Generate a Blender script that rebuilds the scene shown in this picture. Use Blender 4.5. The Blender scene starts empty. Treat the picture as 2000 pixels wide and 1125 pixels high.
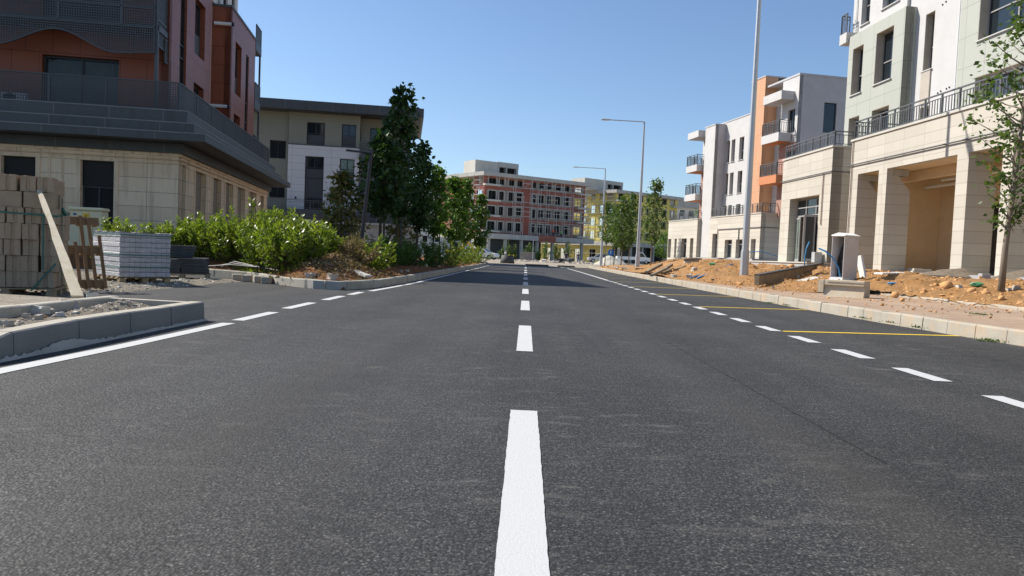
import bpy, bmesh, math, random
import numpy as np
from mathutils import Vector, Matrix, noise
random.seed(7); RNG = np.random.default_rng(11)
S = bpy.context.scene; COL = S.collection
rad = math.radians

# ------------------------------------------------------------------ camera
CAM_H = 0.9
cd = bpy.data.cameras.new('camera'); cam = bpy.data.objects.new('camera', cd); COL.objects.link(cam)
CR = Matrix.Rotation(.0171, 3, 'Z') @ Matrix.Rotation(math.pi/2 - .0453, 3, 'X') @ Matrix.Rotation(.042, 3, 'Z')
cam.matrix_world = Matrix.Translation((0, 0, CAM_H)) @ CR.to_4x4()
cd.sensor_width = 36; cd.lens = 36*1424/2000; cd.clip_start = .05; cd.clip_end = 4000
cd.dof.use_dof = True; cd.dof.focus_distance = 13; cd.dof.aperture_fstop = 14
S.camera = cam

# ------------------------------------------------------------------ sky, sun, exposure
SUN_EL, SUN_AZ = rad(43), rad(21.5)          # sun to the left of the road, a little ahead of the camera
sun_dir = Vector((-math.cos(SUN_AZ)*math.cos(SUN_EL), math.sin(SUN_AZ)*math.cos(SUN_EL), math.sin(SUN_EL)))
W = bpy.data.worlds.new('World'); S.world = W; W.use_nodes = True
wn = W.node_tree.nodes; wl = W.node_tree.links
sky = wn.new('ShaderNodeTexSky'); sky.sky_type = 'NISHITA'; sky.sun_disc = False
sky.sun_elevation = SUN_EL; sky.sun_rotation = math.atan2(sun_dir.x, sun_dir.y)
sky.altitude = 100; sky.air_density = 1.0; sky.dust_density = .6; sky.ozone_density = 4.5
bg = wn['Background']; bg.inputs[1].default_value = .10
wl.new(sky.outputs[0], bg.inputs[0])
sl = bpy.data.lights.new('sun', 'SUN'); sl.energy = 4.7; sl.angle = rad(.5); sl.color = (1, .95, .87)
so = bpy.data.objects.new('sun', sl); COL.objects.link(so)
so.rotation_euler = sun_dir.to_track_quat('Z', 'Y').to_euler()
S.view_settings.view_transform = 'Standard'; S.view_settings.look = 'None'
S.view_settings.exposure = .60; S.view_settings.gamma = 1

# ------------------------------------------------------------------ helpers
def srgb(r, g, b):
    f = lambda c: (c/255/12.92) if c/255 <= .04045 else ((c/255+.055)/1.055)**2.4
    return (f(r), f(g), f(b))
class NT:
    def __init__(s, name):
        s.m = bpy.data.materials.new(name); s.m.use_nodes = True
        s.t = s.m.node_tree; s.n = s.t.nodes; s.l = s.t.links
        s.p = s.n['Principled BSDF']; s.out = s.n['Material Output']
        s.co = s.n.new('ShaderNodeTexCoord')
    def link(s, a, b): s.l.new(a, b)
    def noise(s, scale, det=3, rough=.55, vec=None, stretch=None):
        n = s.n.new('ShaderNodeTexNoise'); n.inputs['Scale'].default_value = scale
        n.inputs['Detail'].default_value = det; n.inputs['Roughness'].default_value = rough
        v = vec or s.co.outputs['Object']
        if stretch:
            mp = s.n.new('ShaderNodeMapping'); mp.inputs['Scale'].default_value = stretch
            s.link(v, mp.inputs['Vector']); v = mp.outputs[0]
        s.link(v, n.inputs['Vector']); return n.outputs['Fac']
    def ramp(s, fac, stops):
        r = s.n.new('ShaderNodeValToRGB'); e = r.color_ramp.elements
        while len(e) < len(stops): e.new(.5)
        for q, (p, c) in zip(e, stops):
            q.position = p; q.color = (*c, 1) if isinstance(c, tuple) else (c, c, c, 1)
        s.link(fac, r.inputs[0]); return r.outputs[0]
    def mix(s, fac, a, b, mode='MIX'):
        m = s.n.new('ShaderNodeMix'); m.data_type = 'RGBA'; m.blend_type = mode
        for i, v in ((0, fac), (6, a), (7, b)):
            if isinstance(v, (int, float)): m.inputs[i].default_value = v if i == 0 else (v, v, v, 1)
            elif isinstance(v, tuple): m.inputs[i].default_value = (*v[:3], 1)
            else: s.link(v, m.inputs[i])
        return m.outputs[2]
    def math(s, op, a, b=0.):
        m = s.n.new('ShaderNodeMath'); m.operation = op
        for i, v in ((0, a), (1, b)):
            if isinstance(v, (int, float)): m.inputs[i].default_value = v
            else: s.link(v, m.inputs[i])
        return m.outputs[0]
    def bump(s, h, strength, dist=.01, prev=None):
        b = s.n.new('ShaderNodeBump'); b.inputs['Strength'].default_value = strength
        b.inputs['Distance'].default_value = dist; s.link(h, b.inputs['Height'])
        if prev: s.link(prev, b.inputs['Normal'])
        return b.outputs[0]
    def done(s, col=None, rough=None, nrm=None, metal=None, spec=None):
        for k, v in (('Base Color', col), ('Roughness', rough), ('Normal', nrm), ('Metallic', metal), ('Specular IOR Level', spec)):
            if v is None: continue
            if isinstance(v, (int, float)): s.p.inputs[k].default_value = v
            elif isinstance(v, tuple): s.p.inputs[k].default_value = (*v[:3], 1)
            else: s.link(v, s.p.inputs[k])
        return s.m
def plain(name, c, rough=.8, var=.18, vs=1.5, fine=25, bump=.0, bs=60, metal=0, spec=.4, stain=None, stain_amt=.5, streak=False):
    t = NT(name)
    a = t.noise(vs, 4); f = t.noise(fine, 3)
    d = tuple(x*(1-var) for x in c); l = tuple(min(1, x*(1+var)) for x in c)
    col = t.mix(t.ramp(a, [(.3, 0.), (.7, 1.)]), d, l)
    col = t.mix(.35, col, t.mix(f, d, l))
    if stain:
        sf = t.noise(vs*1.7, 6, .7, stretch=(3, 3, .35) if streak else None)
        col = t.mix(t.math('MULTIPLY', t.ramp(sf, [(.48, 0.), (.68, 1.)]), stain_amt), col, stain)
    n = t.bump(t.noise(bs, 4, .7), bump, .02) if bump else None
    return t.done(col, rough, n, metal, spec)
def clad(name, c, w, h, mortar, joint=.012, off=0., var=.08, rough=.6, stain=None, tint=None, bump=.5, shift=(0, 0), spec=.35, stain_amt=.5):
    """panels with joints laid out in metres on the face's own UVs"""
    t = NT(name)
    uv = t.n.new('ShaderNodeUVMap')
    mp = t.n.new('ShaderNodeMapping'); mp.inputs['Location'].default_value = (shift[0], shift[1], 0)
    t.link(uv.outputs[0], mp.inputs['Vector'])
    b = t.n.new('ShaderNodeTexBrick'); b.offset = off; b.squash = 1
    for k, v in (('Scale', 1.), ('Mortar Size', joint), ('Mortar Smooth', .1), ('Bias', 0.), ('Brick Width', w), ('Row Height', h)):
        b.inputs[k].default_value = v
    b.inputs['Color1'].default_value = (*[x*(1-var) for x in c], 1)
    b.inputs['Color2'].default_value = (*[min(1, x*(1+var)) for x in (tint or c)], 1)
    b.inputs['Mortar'].default_value = (*mortar, 1)
    t.link(mp.outputs[0], b.inputs['Vector'])
    col = t.mix(t.math('MULTIPLY', t.noise(1.3, 5, .6), .35), b.outputs['Color'], tuple(x*.78 for x in c))
    col = t.mix(t.math('MULTIPLY', t.noise(14, 4, .65), .22), col, tuple(min(1, x*1.15) for x in c))
    if stain:
        sf = t.noise(1.1, 6, .7, stretch=(2.5, 2.5, .3))
        col = t.mix(t.math('MULTIPLY', t.ramp(sf, [(.5, 0.), (.7, 1.)]), stain_amt), col, stain)
    n = t.bump(t.math('SUBTRACT', 1., b.outputs['Fac']), bump, .01)
    n = t.bump(t.noise(30, 3), .06, .01, n)
    return t.done(col, rough, n, None, spec)

def link_obj(name, me, parent=None, mats=()):
    o = bpy.data.objects.new(name, me); COL.objects.link(o)
    for m in mats: me.materials.append(m)
    if parent: o.parent = parent
    return o
def tag(o, label=None, cat=None, group=None, kind=None):
    if label: o['label'] = label
    if cat: o['category'] = cat
    if group: o['group'] = group
    if kind: o['kind'] = kind
    return o
def thing(name, label, cat, loc=(0, 0, 0), rz=0., group=None):
    o = bpy.data.objects.new(name, None); COL.objects.link(o); o.empty_display_size = .2
    o.location = loc; o.rotation_euler = (0, 0, rz); return tag(o, label, cat, group)

class MB:
    """collects shapes and links them as one mesh object"""
    def __init__(s): s.v = []; s.f = []; s.mi = []; s.cur = 0
    def face(s, pts):
        i = len(s.v); s.v += [tuple(p) for p in pts]; s.f.append(list(range(i, i+len(pts)))); s.mi.append(s.cur)
    def raw(s, vs, fs):
        i = len(s.v); s.v += [tuple(p) for p in vs]
        for f in fs: s.f.append([i+k for k in f]); s.mi.append(s.cur)
    def box(s, x0, x1, y0, y1, z0, z1, M=None):
        vs = [(x, y, z) for z in (z0, z1) for y in (y0, y1) for x in (x0, x1)]
        if M is not None: vs = [tuple(M @ Vector(p)) for p in vs]
        s.raw(vs, [(0, 2, 3, 1), (4, 5, 7, 6), (0, 1, 5, 4), (2, 6, 7, 3), (0, 4, 6, 2), (1, 3, 7, 5)]); return s
    def cbox(s, x0, x1, y0, y1, z0, z1, c=.01, M=None):
        """box with chamfered edges"""
        bm = bmesh.new(); bmesh.ops.create_cube(bm, size=1)
        for v in bm.verts:
            v.co = Vector(((x0+x1)/2+v.co.x*(x1-x0), (y0+y1)/2+v.co.y*(y1-y0), (z0+z1)/2+v.co.z*(z1-z0)))
        bmesh.ops.bevel(bm, geom=bm.edges[:], offset=c, segments=1, affect='EDGES')
        bm.verts.ensure_lookup_table()
        vs = [(M @ v.co) if M is not None else v.co.copy() for v in bm.verts]
        s.raw(vs, [[v.index for v in f.verts] for f in bm.faces]); bm.free(); return s
    def bar(s, a, b, w, h=None, up=(0, 0, 1)):
        """rectangular bar from a to b"""
        a, b = Vector(a), Vector(b); h = h or w; d = (b-a)
        if d.length < 1e-6: return s
        d.normalize(); u = Vector(up)
        if abs(d.dot(u)) > .98: u = Vector((0, 1, 0))
        r = d.cross(u).normalized(); u = r.cross(d).normalized()
        vs = []
        for p in (a, b):
            for i, j in ((-1, -1), (1, -1), (1, 1), (-1, 1)): vs.append(p+r*(i*w/2)+u*(j*h/2))
        s.raw(vs, [(0, 3, 2, 1), (4, 5, 6, 7), (0, 1, 5, 4), (1, 2, 6, 5), (2, 3, 7, 6), (3, 0, 4, 7)]); return s
    def tube(s, pts, r, n=8, cap=True):
        pts = [Vector(p) for p in pts]; rs = r if isinstance(r, (list, tuple)) else [r]*len(pts)
        rings = []; prev = None
        for i, p in enumerate(pts):
            d = (pts[min(i+1, len(pts)-1)]-pts[max(i-1, 0)]).normalized()
            u = Vector((0, 0, 1)) if abs(d.z) < .95 else Vector((1, 0, 0))
            if prev is not None: u = prev
            x = d.cross(u).normalized(); y = x.cross(d).normalized(); prev = y
            rings.append([p+x*math.cos(2*math.pi*k/n)*rs[i]+y*math.sin(2*math.pi*k/n)*rs[i] for k in range(n)])
        vs = [q for R in rings for q in R]; fs = []
        for i in range(len(pts)-1):
            for k in range(n):
                fs.append((i*n+k, i*n+(k+1) % n, (i+1)*n+(k+1) % n, (i+1)*n+k))
        if cap: fs += [tuple(range(n))[::-1], tuple((len(pts)-1)*n+k for k in range(n))]
        s.raw(vs, fs); return s
    def prism(s, poly, z0, z1):
        n = len(poly); vs = [(x, y, z0) for x, y in poly]+[(x, y, z1) for x, y in poly]
        s.raw(vs, [tuple(range(n))[::-1], tuple(range(n, 2*n))]+[(i, (i+1) % n, n+(i+1) % n, n+i) for i in range(n)]); return s
    def extr(s, poly, axis, a, b):
        """polygon in the plane across axis (0: yz, 1: xz) pulled from a to b"""
        n = len(poly)
        mk = (lambda p, t: (t, p[0], p[1])) if axis == 0 else (lambda p, t: (p[0], t, p[1]))
        s.raw([mk(p, a) for p in poly]+[mk(p, b) for p in poly],
              [tuple(range(n))[::-1], tuple(range(n, 2*n))]+[(i, (i+1) % n, n+(i+1) % n, n+i) for i in range(n)]); return s
    def lathe(s, prof, n=20, c=(0, 0)):
        vs = []; fs = []
        for r, z in prof: vs += [(c[0]+r*math.cos(2*math.pi*k/n), c[1]+r*math.sin(2*math.pi*k/n), z) for k in range(n)]
        for i in range(len(prof)-1):
            for k in range(n): fs.append((i*n+k, i*n+(k+1) % n, (i+1)*n+(k+1) % n, (i+1)*n+k))
        s.raw(vs, fs); return s
    def wall(s, o, u, nin, w, z0, z1, holes=(), t=.3):
        """wall face of width w from o along u with real openings (u0,u1,z0,z1) and reveals t deep"""
        o, u, nin = Vector(o), Vector(u), Vector(nin)
        us = sorted({0., w, *[min(max(h[k], 0), w) for h in holes for k in (0, 1)]})
        zs = sorted({z0, z1, *[min(max(h[k], z0), z1) for h in holes for k in (2, 3)]})
        def solid(i, j):
            if not (0 <= i < len(us)-1 and 0 <= j < len(zs)-1): return False
            a, b = (us[i]+us[i+1])/2, (zs[j]+zs[j+1])/2
            return not any(h[0] < a < h[1] and h[2] < b < h[3] for h in holes)
        P = lambda a, z, d: o+u*a+nin*d+Vector((0, 0, z))
        for i in range(len(us)-1):
            for j in range(len(zs)-1):
                if not solid(i, j): continue
                a, b, c, d = us[i], us[i+1], zs[j], zs[j+1]
                s.face([P(a, c, 0), P(b, c, 0), P(b, d, 0), P(a, d, 0)])
                s.face([P(a, c, t), P(a, d, t), P(b, d, t), P(b, c, t)])
                if not solid(i-1, j): s.face([P(a, c, 0), P(a, d, 0), P(a, d, t), P(a, c, t)])
                if not solid(i+1, j): s.face([P(b, c, 0), P(b, c, t), P(b, d, t), P(b, d, 0)])
                if not solid(i, j-1): s.face([P(a, c, 0), P(a, c, t), P(b, c, t), P(b, c, 0)])
                if not solid(i, j+1): s.face([P(a, d, 0), P(b, d, 0), P(b, d, t), P(a, d, t)])
        return s
    def build(s, name, mats, parent=None, smooth=False, loc=None):
        me = bpy.data.meshes.new(name); me.from_pydata(s.v, [], s.f); me.update()
        if not isinstance(mats, (list, tuple)): mats = [mats]
        for m in mats: me.materials.append(m)
        if len(mats) > 1: me.polygons.foreach_set('material_index', s.mi)
        uv = me.uv_layers.new(name='UVMap').data
        for p in me.polygons:
            n = p.normal; a = (abs(n.x), abs(n.y), abs(n.z)); k = a.index(max(a))
            for li in p.loop_indices:
                c = me.vertices[me.loops[li].vertex_index].co
                uv[li].uv = (c.y, c.z) if k == 0 else ((c.x, c.z) if k == 1 else (c.x, c.y))
        if smooth: me.polygons.foreach_set('use_smooth', [True]*len(me.polygons))
        o = bpy.data.objects.new(name, me); COL.objects.link(o)
        if parent: o.parent = parent
        if loc: o.location = loc
        return o
def copy_tree(o, parent=None):
    c = o.copy(); COL.objects.link(c)
    if parent: c.parent = parent
    for ch in list(o.children): copy_tree(ch, c)
    return c
def nz(x, y, z=0.): return noise.noise(Vector((x, y, z)))
def fbm(x, y, s, o=4): return noise.fractal(Vector((x*s, y*s, 3.7)), 1., 2., o)
def smooth(a, b, x):
    t = min(1, max(0, (x-a)/(b-a))); return t*t*(3-2*t)

# ------------------------------------------------------------------ materials
def asphalt_mat():
    t = NT('asphalt'); P = t.co.outputs['Object']
    v = t.n.new('ShaderNodeTexVoronoi'); v.inputs['Scale'].default_value = 98; t.link(P, v.inputs['Vector'])
    sep = t.n.new('ShaderNodeSeparateColor'); t.link(v.outputs['Color'], sep.inputs[0])
    stone = t.ramp(sep.outputs[0], [(0., (.033, .032, .030)), (.45, (.060, .058, .054)), (.80, (.095, .091, .084)), (.95, (.13, .123, .112)), (1., (.19, .18, .165))])
    gap = t.ramp(v.outputs['Distance'], [(.0, 1.), (.36, .95), (.62, .18)])
    col = t.mix(1., stone, gap, 'MULTIPLY')
    col = t.mix(.25, col, t.ramp(t.noise(300, 2), [(.3, .025), (.75, .09)]))
    col = t.mix(t.ramp(t.noise(62, 3, .6), [(.43, .97), (.50, 0.)]), col, (.013, .013, .013))
    # broad tone changes and the paver's lengthwise bands
    big = t.noise(.45, 5, .6)
    col = t.mix(1., col, t.ramp(big, [(.3, .72), (.7, 1.30)]), 'MULTIPLY')
    band = t.noise(1., 4, .6, stretch=(1.3, .05, 1))
    col = t.mix(1., col, t.ramp(band, [(.3, .72), (.5, 1.), (.7, 1.26)]), 'MULTIPLY')
    # dusty scuffs lying across the lane
    sc = t.noise(1., 5, .62, stretch=(3.2, 8., 1))
    sc2 = t.noise(.35, 3)
    scf = t.math('MULTIPLY', t.ramp(sc, [(.54, 0.), (.71, .48)]), t.ramp(sc2, [(.40, .07), (.62, .9)]))
    col = t.mix(scf, col, t.mix(t.noise(120, 3, .7), (.05, .047, .043), (.27, .25, .22)))
    sp = t.noise(2.3, 6, .7, stretch=(.9, 2.4, 1))
    col = t.mix(t.ramp(sp, [(.62, 0.), (.76, .5)]), col, (.23, .215, .19))
    # brownish tyre tracks
    sx = t.n.new('ShaderNodeSeparateXYZ'); t.link(P, sx.inputs[0])
    wob = t.math('ADD', sx.outputs[0], t.math('MULTIPLY', t.math('SUBTRACT', t.noise(.12, 2), .5), 1.2))
    for c, a in ((1.35, .75), (-1.5, .6), (2.9, .4), (-.9, .35)):
        d = t.math('ABSOLUTE', t.math('SUBTRACT', wob, c))
        f = t.math('MULTIPLY', t.ramp(d, [(.05, a), (.38, 0.)]), t.noise(1.6, 4, .7, stretch=(1, .4, 1)))
        col = t.mix(f, col, (.046, .041, .035))
    n = t.bump(v.outputs['Distance'], .55, .005)
    n = t.bump(t.noise(40, 4, .7), .25, .01, n)
    return t.done(col, t.ramp(sep.outputs[1], [(0., .62), (1., .9)]), n, None, .35)
M = {}
M['asphalt'] = asphalt_mat()
def paint(name, c):
    t = NT(name)
    w = t.noise(30, 5, .75); g = t.noise(160, 3, .7)
    col = t.mix(t.ramp(g, [(.25, .35), (.45, 0.)]), c, tuple(x*.72 for x in c))
    col = t.mix(t.ramp(w, [(.70, 0.), (.82, .5)]), col, (.12, .12, .115))
    return t.done(col, .75, t.bump(t.noise(110, 3, .7), .35, .006), None, .3)
M['white_paint'] = paint('white_road_paint', (.49, .49, .48))
M['yellow_paint'] = paint('yellow_road_paint', (.75, .50, .03))
M['kerb_grey'] = plain('grey_kerb_concrete', (.185, .183, .175), .9, .15, 2, 30, .35, 70, stain=(.22, .21, .19), stain_amt=.5)  # dark for the near kerb's front: its shade is put into the colour
M['kerb_top'] = plain('sunlit_dusty_kerb_top', (.42, .38, .31), .95, .15, 3, 30, .35, 70, stain=(.30, .27, .22), stain_amt=.5)  # pale with dust, and lighter still: sun on the top put into the colour
M['kerb_dusty'] = plain('dusty_kerb_concrete', (.36, .325, .265), .9, .16, 2.2, 30, .35, 70, stain=(.50, .33, .18), stain_amt=.55)
M['joint_orange'] = plain('soil_filled_joint', (.45, .29, .15), .95, .2, 3, 30)
M['joint_grey'] = plain('mortar_joint', (.36, .34, .31), .95, .2, 3, 30)
M['kerb_bed'] = plain('pale_kerb_concrete', (.37, .345, .285), .9, .2, 1.6, 30, .35, 70, stain=(.17, .17, .14), stain_amt=.5)
M['paving_dusty'] = plain('dusty_paving', (.33, .225, .15), .95, .22, .8, 12, .6, 40, stain=(.40, .33, .25), stain_amt=.7)
def soil_mat(name, c, c2, c3, sc=1.):
    t = NT(name)
    a = t.noise(1.1*sc, 6, .65); b = t.noise(9*sc, 5, .75); f = t.noise(45*sc, 4, .75)
    col = t.mix(t.ramp(a, [(.35, 0.), (.65, 1.)]), c, c2)
    col = t.mix(t.ramp(b, [(.52, 0.), (.72, .8)]), col, c3)
    col = t.mix(t.ramp(f, [(.32, .7), (.52, 0.)]), col, tuple(x*.45 for x in c))  # low spots darkened: shadows between clods painted into the soil colour
    n = t.bump(b, 1., .10); n = t.bump(f, 1., .035, n)
    return t.done(col, .97, n, None, .1)
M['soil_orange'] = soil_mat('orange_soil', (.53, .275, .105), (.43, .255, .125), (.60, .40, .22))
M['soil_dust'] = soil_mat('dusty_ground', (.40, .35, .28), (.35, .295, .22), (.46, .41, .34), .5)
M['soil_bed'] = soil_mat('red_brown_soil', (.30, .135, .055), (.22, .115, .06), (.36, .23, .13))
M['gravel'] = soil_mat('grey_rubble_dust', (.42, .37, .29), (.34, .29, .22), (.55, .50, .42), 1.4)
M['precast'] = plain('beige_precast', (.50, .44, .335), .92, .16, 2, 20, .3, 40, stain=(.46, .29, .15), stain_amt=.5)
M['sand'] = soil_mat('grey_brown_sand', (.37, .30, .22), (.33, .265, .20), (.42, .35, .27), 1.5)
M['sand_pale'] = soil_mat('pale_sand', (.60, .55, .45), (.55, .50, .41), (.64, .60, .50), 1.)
M['stone_rubble'] = plain('broken_stone', (.46, .40, .33), .95, .25, 4, 30, .7, 25, stain=(.5, .33, .2), stain_amt=.4)
M['clod_dark'] = plain('brown_litter', (.20, .125, .075), .97, .4, 6, 30, .9, 25)
M['clod'] = plain('orange_clod', (.55, .30, .125), .97, .3, 5, 30, .9, 25)
M['concrete'] = plain('raw_concrete', (.42, .405, .37), .92, .15, .7, 12, .2, 40, stain=(.24, .23, .21), stain_amt=.45, streak=True)
M['concrete_pale'] = plain('pale_concrete', (.50, .475, .42), .92, .12, .5, 10, .2, 40, stain=(.40, .38, .34), stain_amt=.4, streak=True)
M['concrete_blue'] = plain('grey_plinth_stone', (.34, .35, .36), .85, .12, 1.5, 20, .15, 50, stain=(.46, .40, .33), stain_amt=.5)
M['block'] = plain('pumice_block', (.43, .315, .215), .97, .16, 3, 45, .9, 55, spec=.1)
M['wood_pallet'] = plain('pallet_wood', (.36, .26, .15), .85, .25, 3, 20, .2, 50, stain=(.2, .13, .07), stain_amt=.5)
M['wood_dark'] = plain('weathered_brown_wood', (.21, .125, .06), .85, .3, 3, 22, .3, 50)
M['wood_plank'] = plain('pale_plank_wood', (.52, .45, .33), .85, .14, 1.2, 24, .25, 50, stain=(.38, .28, .16), stain_amt=.6, streak=True)
M['wood_old'] = plain('grey_old_timber', (.24, .19, .13), .9, .3, 3, 20, .5, 40)
M['soil_damp'] = plain('asphalt_seam', (.012, .012, .012), .9, .2)
M['slate'] = plain('dark_slab_stone', (.055, .057, .060), .7, .25, 3, 30, .15, 60, stain=(.13, .12, .11), stain_amt=.6)
M['strap'] = plain('green_strap', (.02, .13, .10), .45, .2)
M['cab_cream'] = plain('cream_cabinet_plastic', (.72, .63, .40), .5, .05)
M['cab_grey'] = plain('grey_cabinet_plastic', (.54, .525, .53), .55, .06, stain=(.45, .36, .28), stain_amt=.35)
M['cab_white'] = plain('white_cabinet_cap', (.75, .74, .72), .55, .05)
M['yellow_sign'] = plain('yellow_sticker', (.80, .48, .02), .5, .04)
M['black'] = plain('black_plastic', (.012, .012, .013), .5, .2)
M['blue_sticker'] = plain('blue_sticker', (.05, .10, .32), .5, .05)
M['flashing'] = plain('pale_metal_flashing', (.20, .205, .20), .5, .15, 2, 20)
M['metal_dark'] = plain('dark_grey_metal', (.066, .074, .082), .5, .12, 1, 20, spec=.5, stain=(.10, .09, .075), stain_amt=.4, streak=True)
M['metal_fascia'] = clad('dark_grey_fascia', (.080, .084, .086), 1.95, 30., (.22, .20, .16), .014, 0, .06, .5, (.045, .042, .036), None, .3, (.5, 10))
M['screen'] = plain('perforated_grey_metal', (.075, .080, .085), .5, .1)
M['rail'] = plain('painted_rail_metal', (.10, .105, .11), .5, .1)
M['galv'] = plain('galvanised_steel', (.46, .48, .50), .45, .10, 2, 18, metal=.35, spec=.5)
M['lamp_black'] = plain('black_lamp_metal', (.018, .020, .026), .45, .15)
def glass_mat(name, c, rough=.06, clear=0.):
    t = NT(name)
    n = t.bump(t.noise(.8, 2), .04, .1)
    t.done(t.mix(t.noise(.6, 3), tuple(x*.6 for x in c), c), rough, n, 0., .6)
    if clear:
        tr = t.n.new('ShaderNodeBsdfTransparent'); mx = t.n.new('ShaderNodeMixShader'); mx.inputs[0].default_value = clear
        t.link(t.p.outputs[0], mx.inputs[1]); t.link(tr.outputs[0], mx.inputs[2]); t.link(mx.outputs[0], t.out.inputs[0])
    return t.m
M['glass'] = glass_mat('dark_window_glass', (.018, .026, .032))
M['glass_clear'] = glass_mat('clear_window_glass', (.018, .026, .030), .06, .6)
M['glass_green'] = glass_mat('green_door_glass', (.17, .23, .18), .12)
M['curtain'] = plain('pale_curtain', (.16, .19, .18), .9, .15, 9, 30)
M['frame'] = plain('anthracite_window_frame', (.030, .033, .037), .45, .1)
M['frame_pale'] = plain('grey_window_frame', (.30, .29, .28), .5, .08)
M['shutter'] = clad('dark_roller_shutter', (.020, .019, .017), 30, .075, (.008, .008, .008), .006, 0, .05, .6)
M['void'] = plain('unlit_room', (.022, .021, .020), .95, .2)  # near-black paint stands in for the darkness of rooms behind openings
M['stone_left'] = clad('weathered_limestone', (.84, .63, .42), 1.17, .56, (.16, .125, .085), .009, 0, .07, .7, (.34, .26, .16), (.86, .68, .48), .5, (0, .05), stain_amt=.6)
M['stone_plain'] = plain('limestone_trim', (.82, .62, .42), .75, .12, 1, 20, .1, 50, stain=(.27, .21, .14), stain_amt=.5, streak=True)
M['stone_side'] = clad('taupe_stone_infill', (.30, .245, .18), 2.2, .8, (.10, .08, .06), .010, 0, .05, .7)
M['red_clad'] = clad('terracotta_panel', (.27, .076, .036), 1.0, .93, (.03, .012, .008), .012, .5, .05, .42, None, (.26, .074, .036), .4, (.15, .25))
M['white_render'] = plain('white_render', (.66, .64, .60), .9, .06, .6, 20, .15, 60)
M['white_clad'] = clad('white_panel_cladding', (.66, .65, .65), 3.3, .62, (.30, .30, .31), .014, 0, .02, .6, None, None, .3)
M['olive'] = plain('olive_render', (.25, .25, .20), .85, .08, .5, 16, .1, 40)
M['dark_panel'] = plain('dark_spandrel_panel', (.060, .064, .068), .6, .1)
M['stone_right'] = clad('cream_travertine', (.485, .445, .375), 1.25, .40, (.30, .25, .19), .010, .0, .05, .65, (.43, .37, .29), (.525, .485, .415), .4, (0, .07), stain_amt=.35)
M['stone_far'] = clad('pale_travertine', (.50, .46, .385), 2.4, .40, (.32, .27, .21), .012, .0, .04, .65, None, (.59, .54, .46), .4, (0, .1))
M['green_clad'] = clad('sage_green_panel', (.40, .405, .35), 1.15, 1.17, (.21, .215, .18), .012, 0, .02, .55, None, None, .3, (.05, .55))
M['green_dark'] = plain('sage_reveal', (.34, .36, .29), .7, .06)
M['stucco_white'] = plain('white_stucco', (.51, .495, .48), .95, .07, 1.2, 22, .55, 26)
M['stucco_grey'] = plain('grey_stucco', (.44, .43, .44), .95, .1, 1., 22, .5, 30)
M['stucco_taupe'] = plain('taupe_reveal_render', (.42, .37, .31), .95, .12, 1.5, 18, .2, 40)
M['orange_panel'] = clad('orange_panel', (.55, .30, .17), 1.5, 2.3, (.36, .17, .09), .014, .3, .03, .6)
M['orange_plain'] = plain('orange_render', (.50, .20, .09), .85, .08)
M['rose'] = plain('rose_brown_render', (.36, .20, .155), .9, .08)
M['plaster'] = plain('ochre_plaster', (.66, .48, .29), .95, .12, .8, 14, .3, 30, stain=(.70, .55, .38), stain_amt=.5)
M['soffit_brown'] = plain('brown_soffit', (.30, .17, .10), .9, .1)
M['insul_red'] = clad('red_insulation_board', (.30, .095, .07), 1.2, .6, (.22, .09, .075), .02, .5, .16, .9, (.28, .17, .14), (.33, .115, .085), .2, stain_amt=.4)
M['insul_yellow'] = clad('yellow_insulation_board', (.66, .56, .13), 1.2, .6, (.42, .35, .12), .03, .5, .14, .9, (.40, .34, .14), (.72, .62, .20), .2, stain_amt=.4)
M['brick_grey'] = clad('grey_block_infill', (.235, .20, .17), .6, .25, (.38, .35, .31), .03, .5, .15, .95)
M['scaffold'] = plain('scaffold_tube', (.45, .44, .43), .5, .15, metal=.2)
M['car_white'] = plain('white_car_paint', (.75, .76, .77), .25, .03, spec=.6)
M['car_silver'] = plain('silver_car_paint', (.50, .53, .55), .25, .04, metal=.3, spec=.6)
M['tyre'] = plain('tyre_rubber', (.018, .018, .019), .85, .2)
M['lamp_glass'] = plain('pale_lamp_lens', (.62, .64, .66), .2, .05)
M['red_plastic'] = plain('red_plastic', (.50, .03, .02), .4, .1)
M['teal'] = plain('teal_tarpaulin', (.06, .33, .36), .6, .2)
M['blue_pipe'] = plain('blue_pipe', (.05, .24, .48), .45, .12)
M['blue_sign'] = plain('blue_sign_face', (.015, .17, .60), .4, .04)
M['white_plastic'] = plain('white_plastic', (.72, .72, .71), .5, .06)
M['yellow_bag'] = plain('yellow_plastic_bag', (.80, .68, .03), .45, .1)
M['green_bag'] = plain('green_plastic', (.08, .28, .13), .5, .2)
M['rust_pipe'] = plain('brown_downpipe', (.23, .15, .12), .6, .15)
def wrap_mat():
    t = NT('film_wrapped_paver'); uv = t.n.new('ShaderNodeUVMap')
    b = t.n.new('ShaderNodeTexBrick'); b.offset = 0
    for k, v in (('Scale', 1.), ('Mortar Size', .005), ('Mortar Smooth', .4), ('Brick Width', .102), ('Row Height', .098)): b.inputs[k].default_value = v
    b.inputs['Color1'].default_value = (.40, .385, .385, 1); b.inputs['Color2'].default_value = (.47, .45, .45, 1); b.inputs['Mortar'].default_value = (.20, .19, .19, 1)
    t.link(uv.outputs[0], b.inputs['Vector'])
    cr = t.noise(5, 6, .75, stretch=(1, 1, 3.5))
    col = t.mix(t.ramp(cr, [(.48, 0.), (.66, .65)]), b.outputs['Color'], (.62, .60, .63))
    n = t.bump(t.noise(7, 5, .7, stretch=(1, 1, 4)), .8, .03)
    return t.done(col, t.ramp(cr, [(.4, .6), (.7, .25)]), n, None, .6)
M['wrapped'] = wrap_mat()
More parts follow.
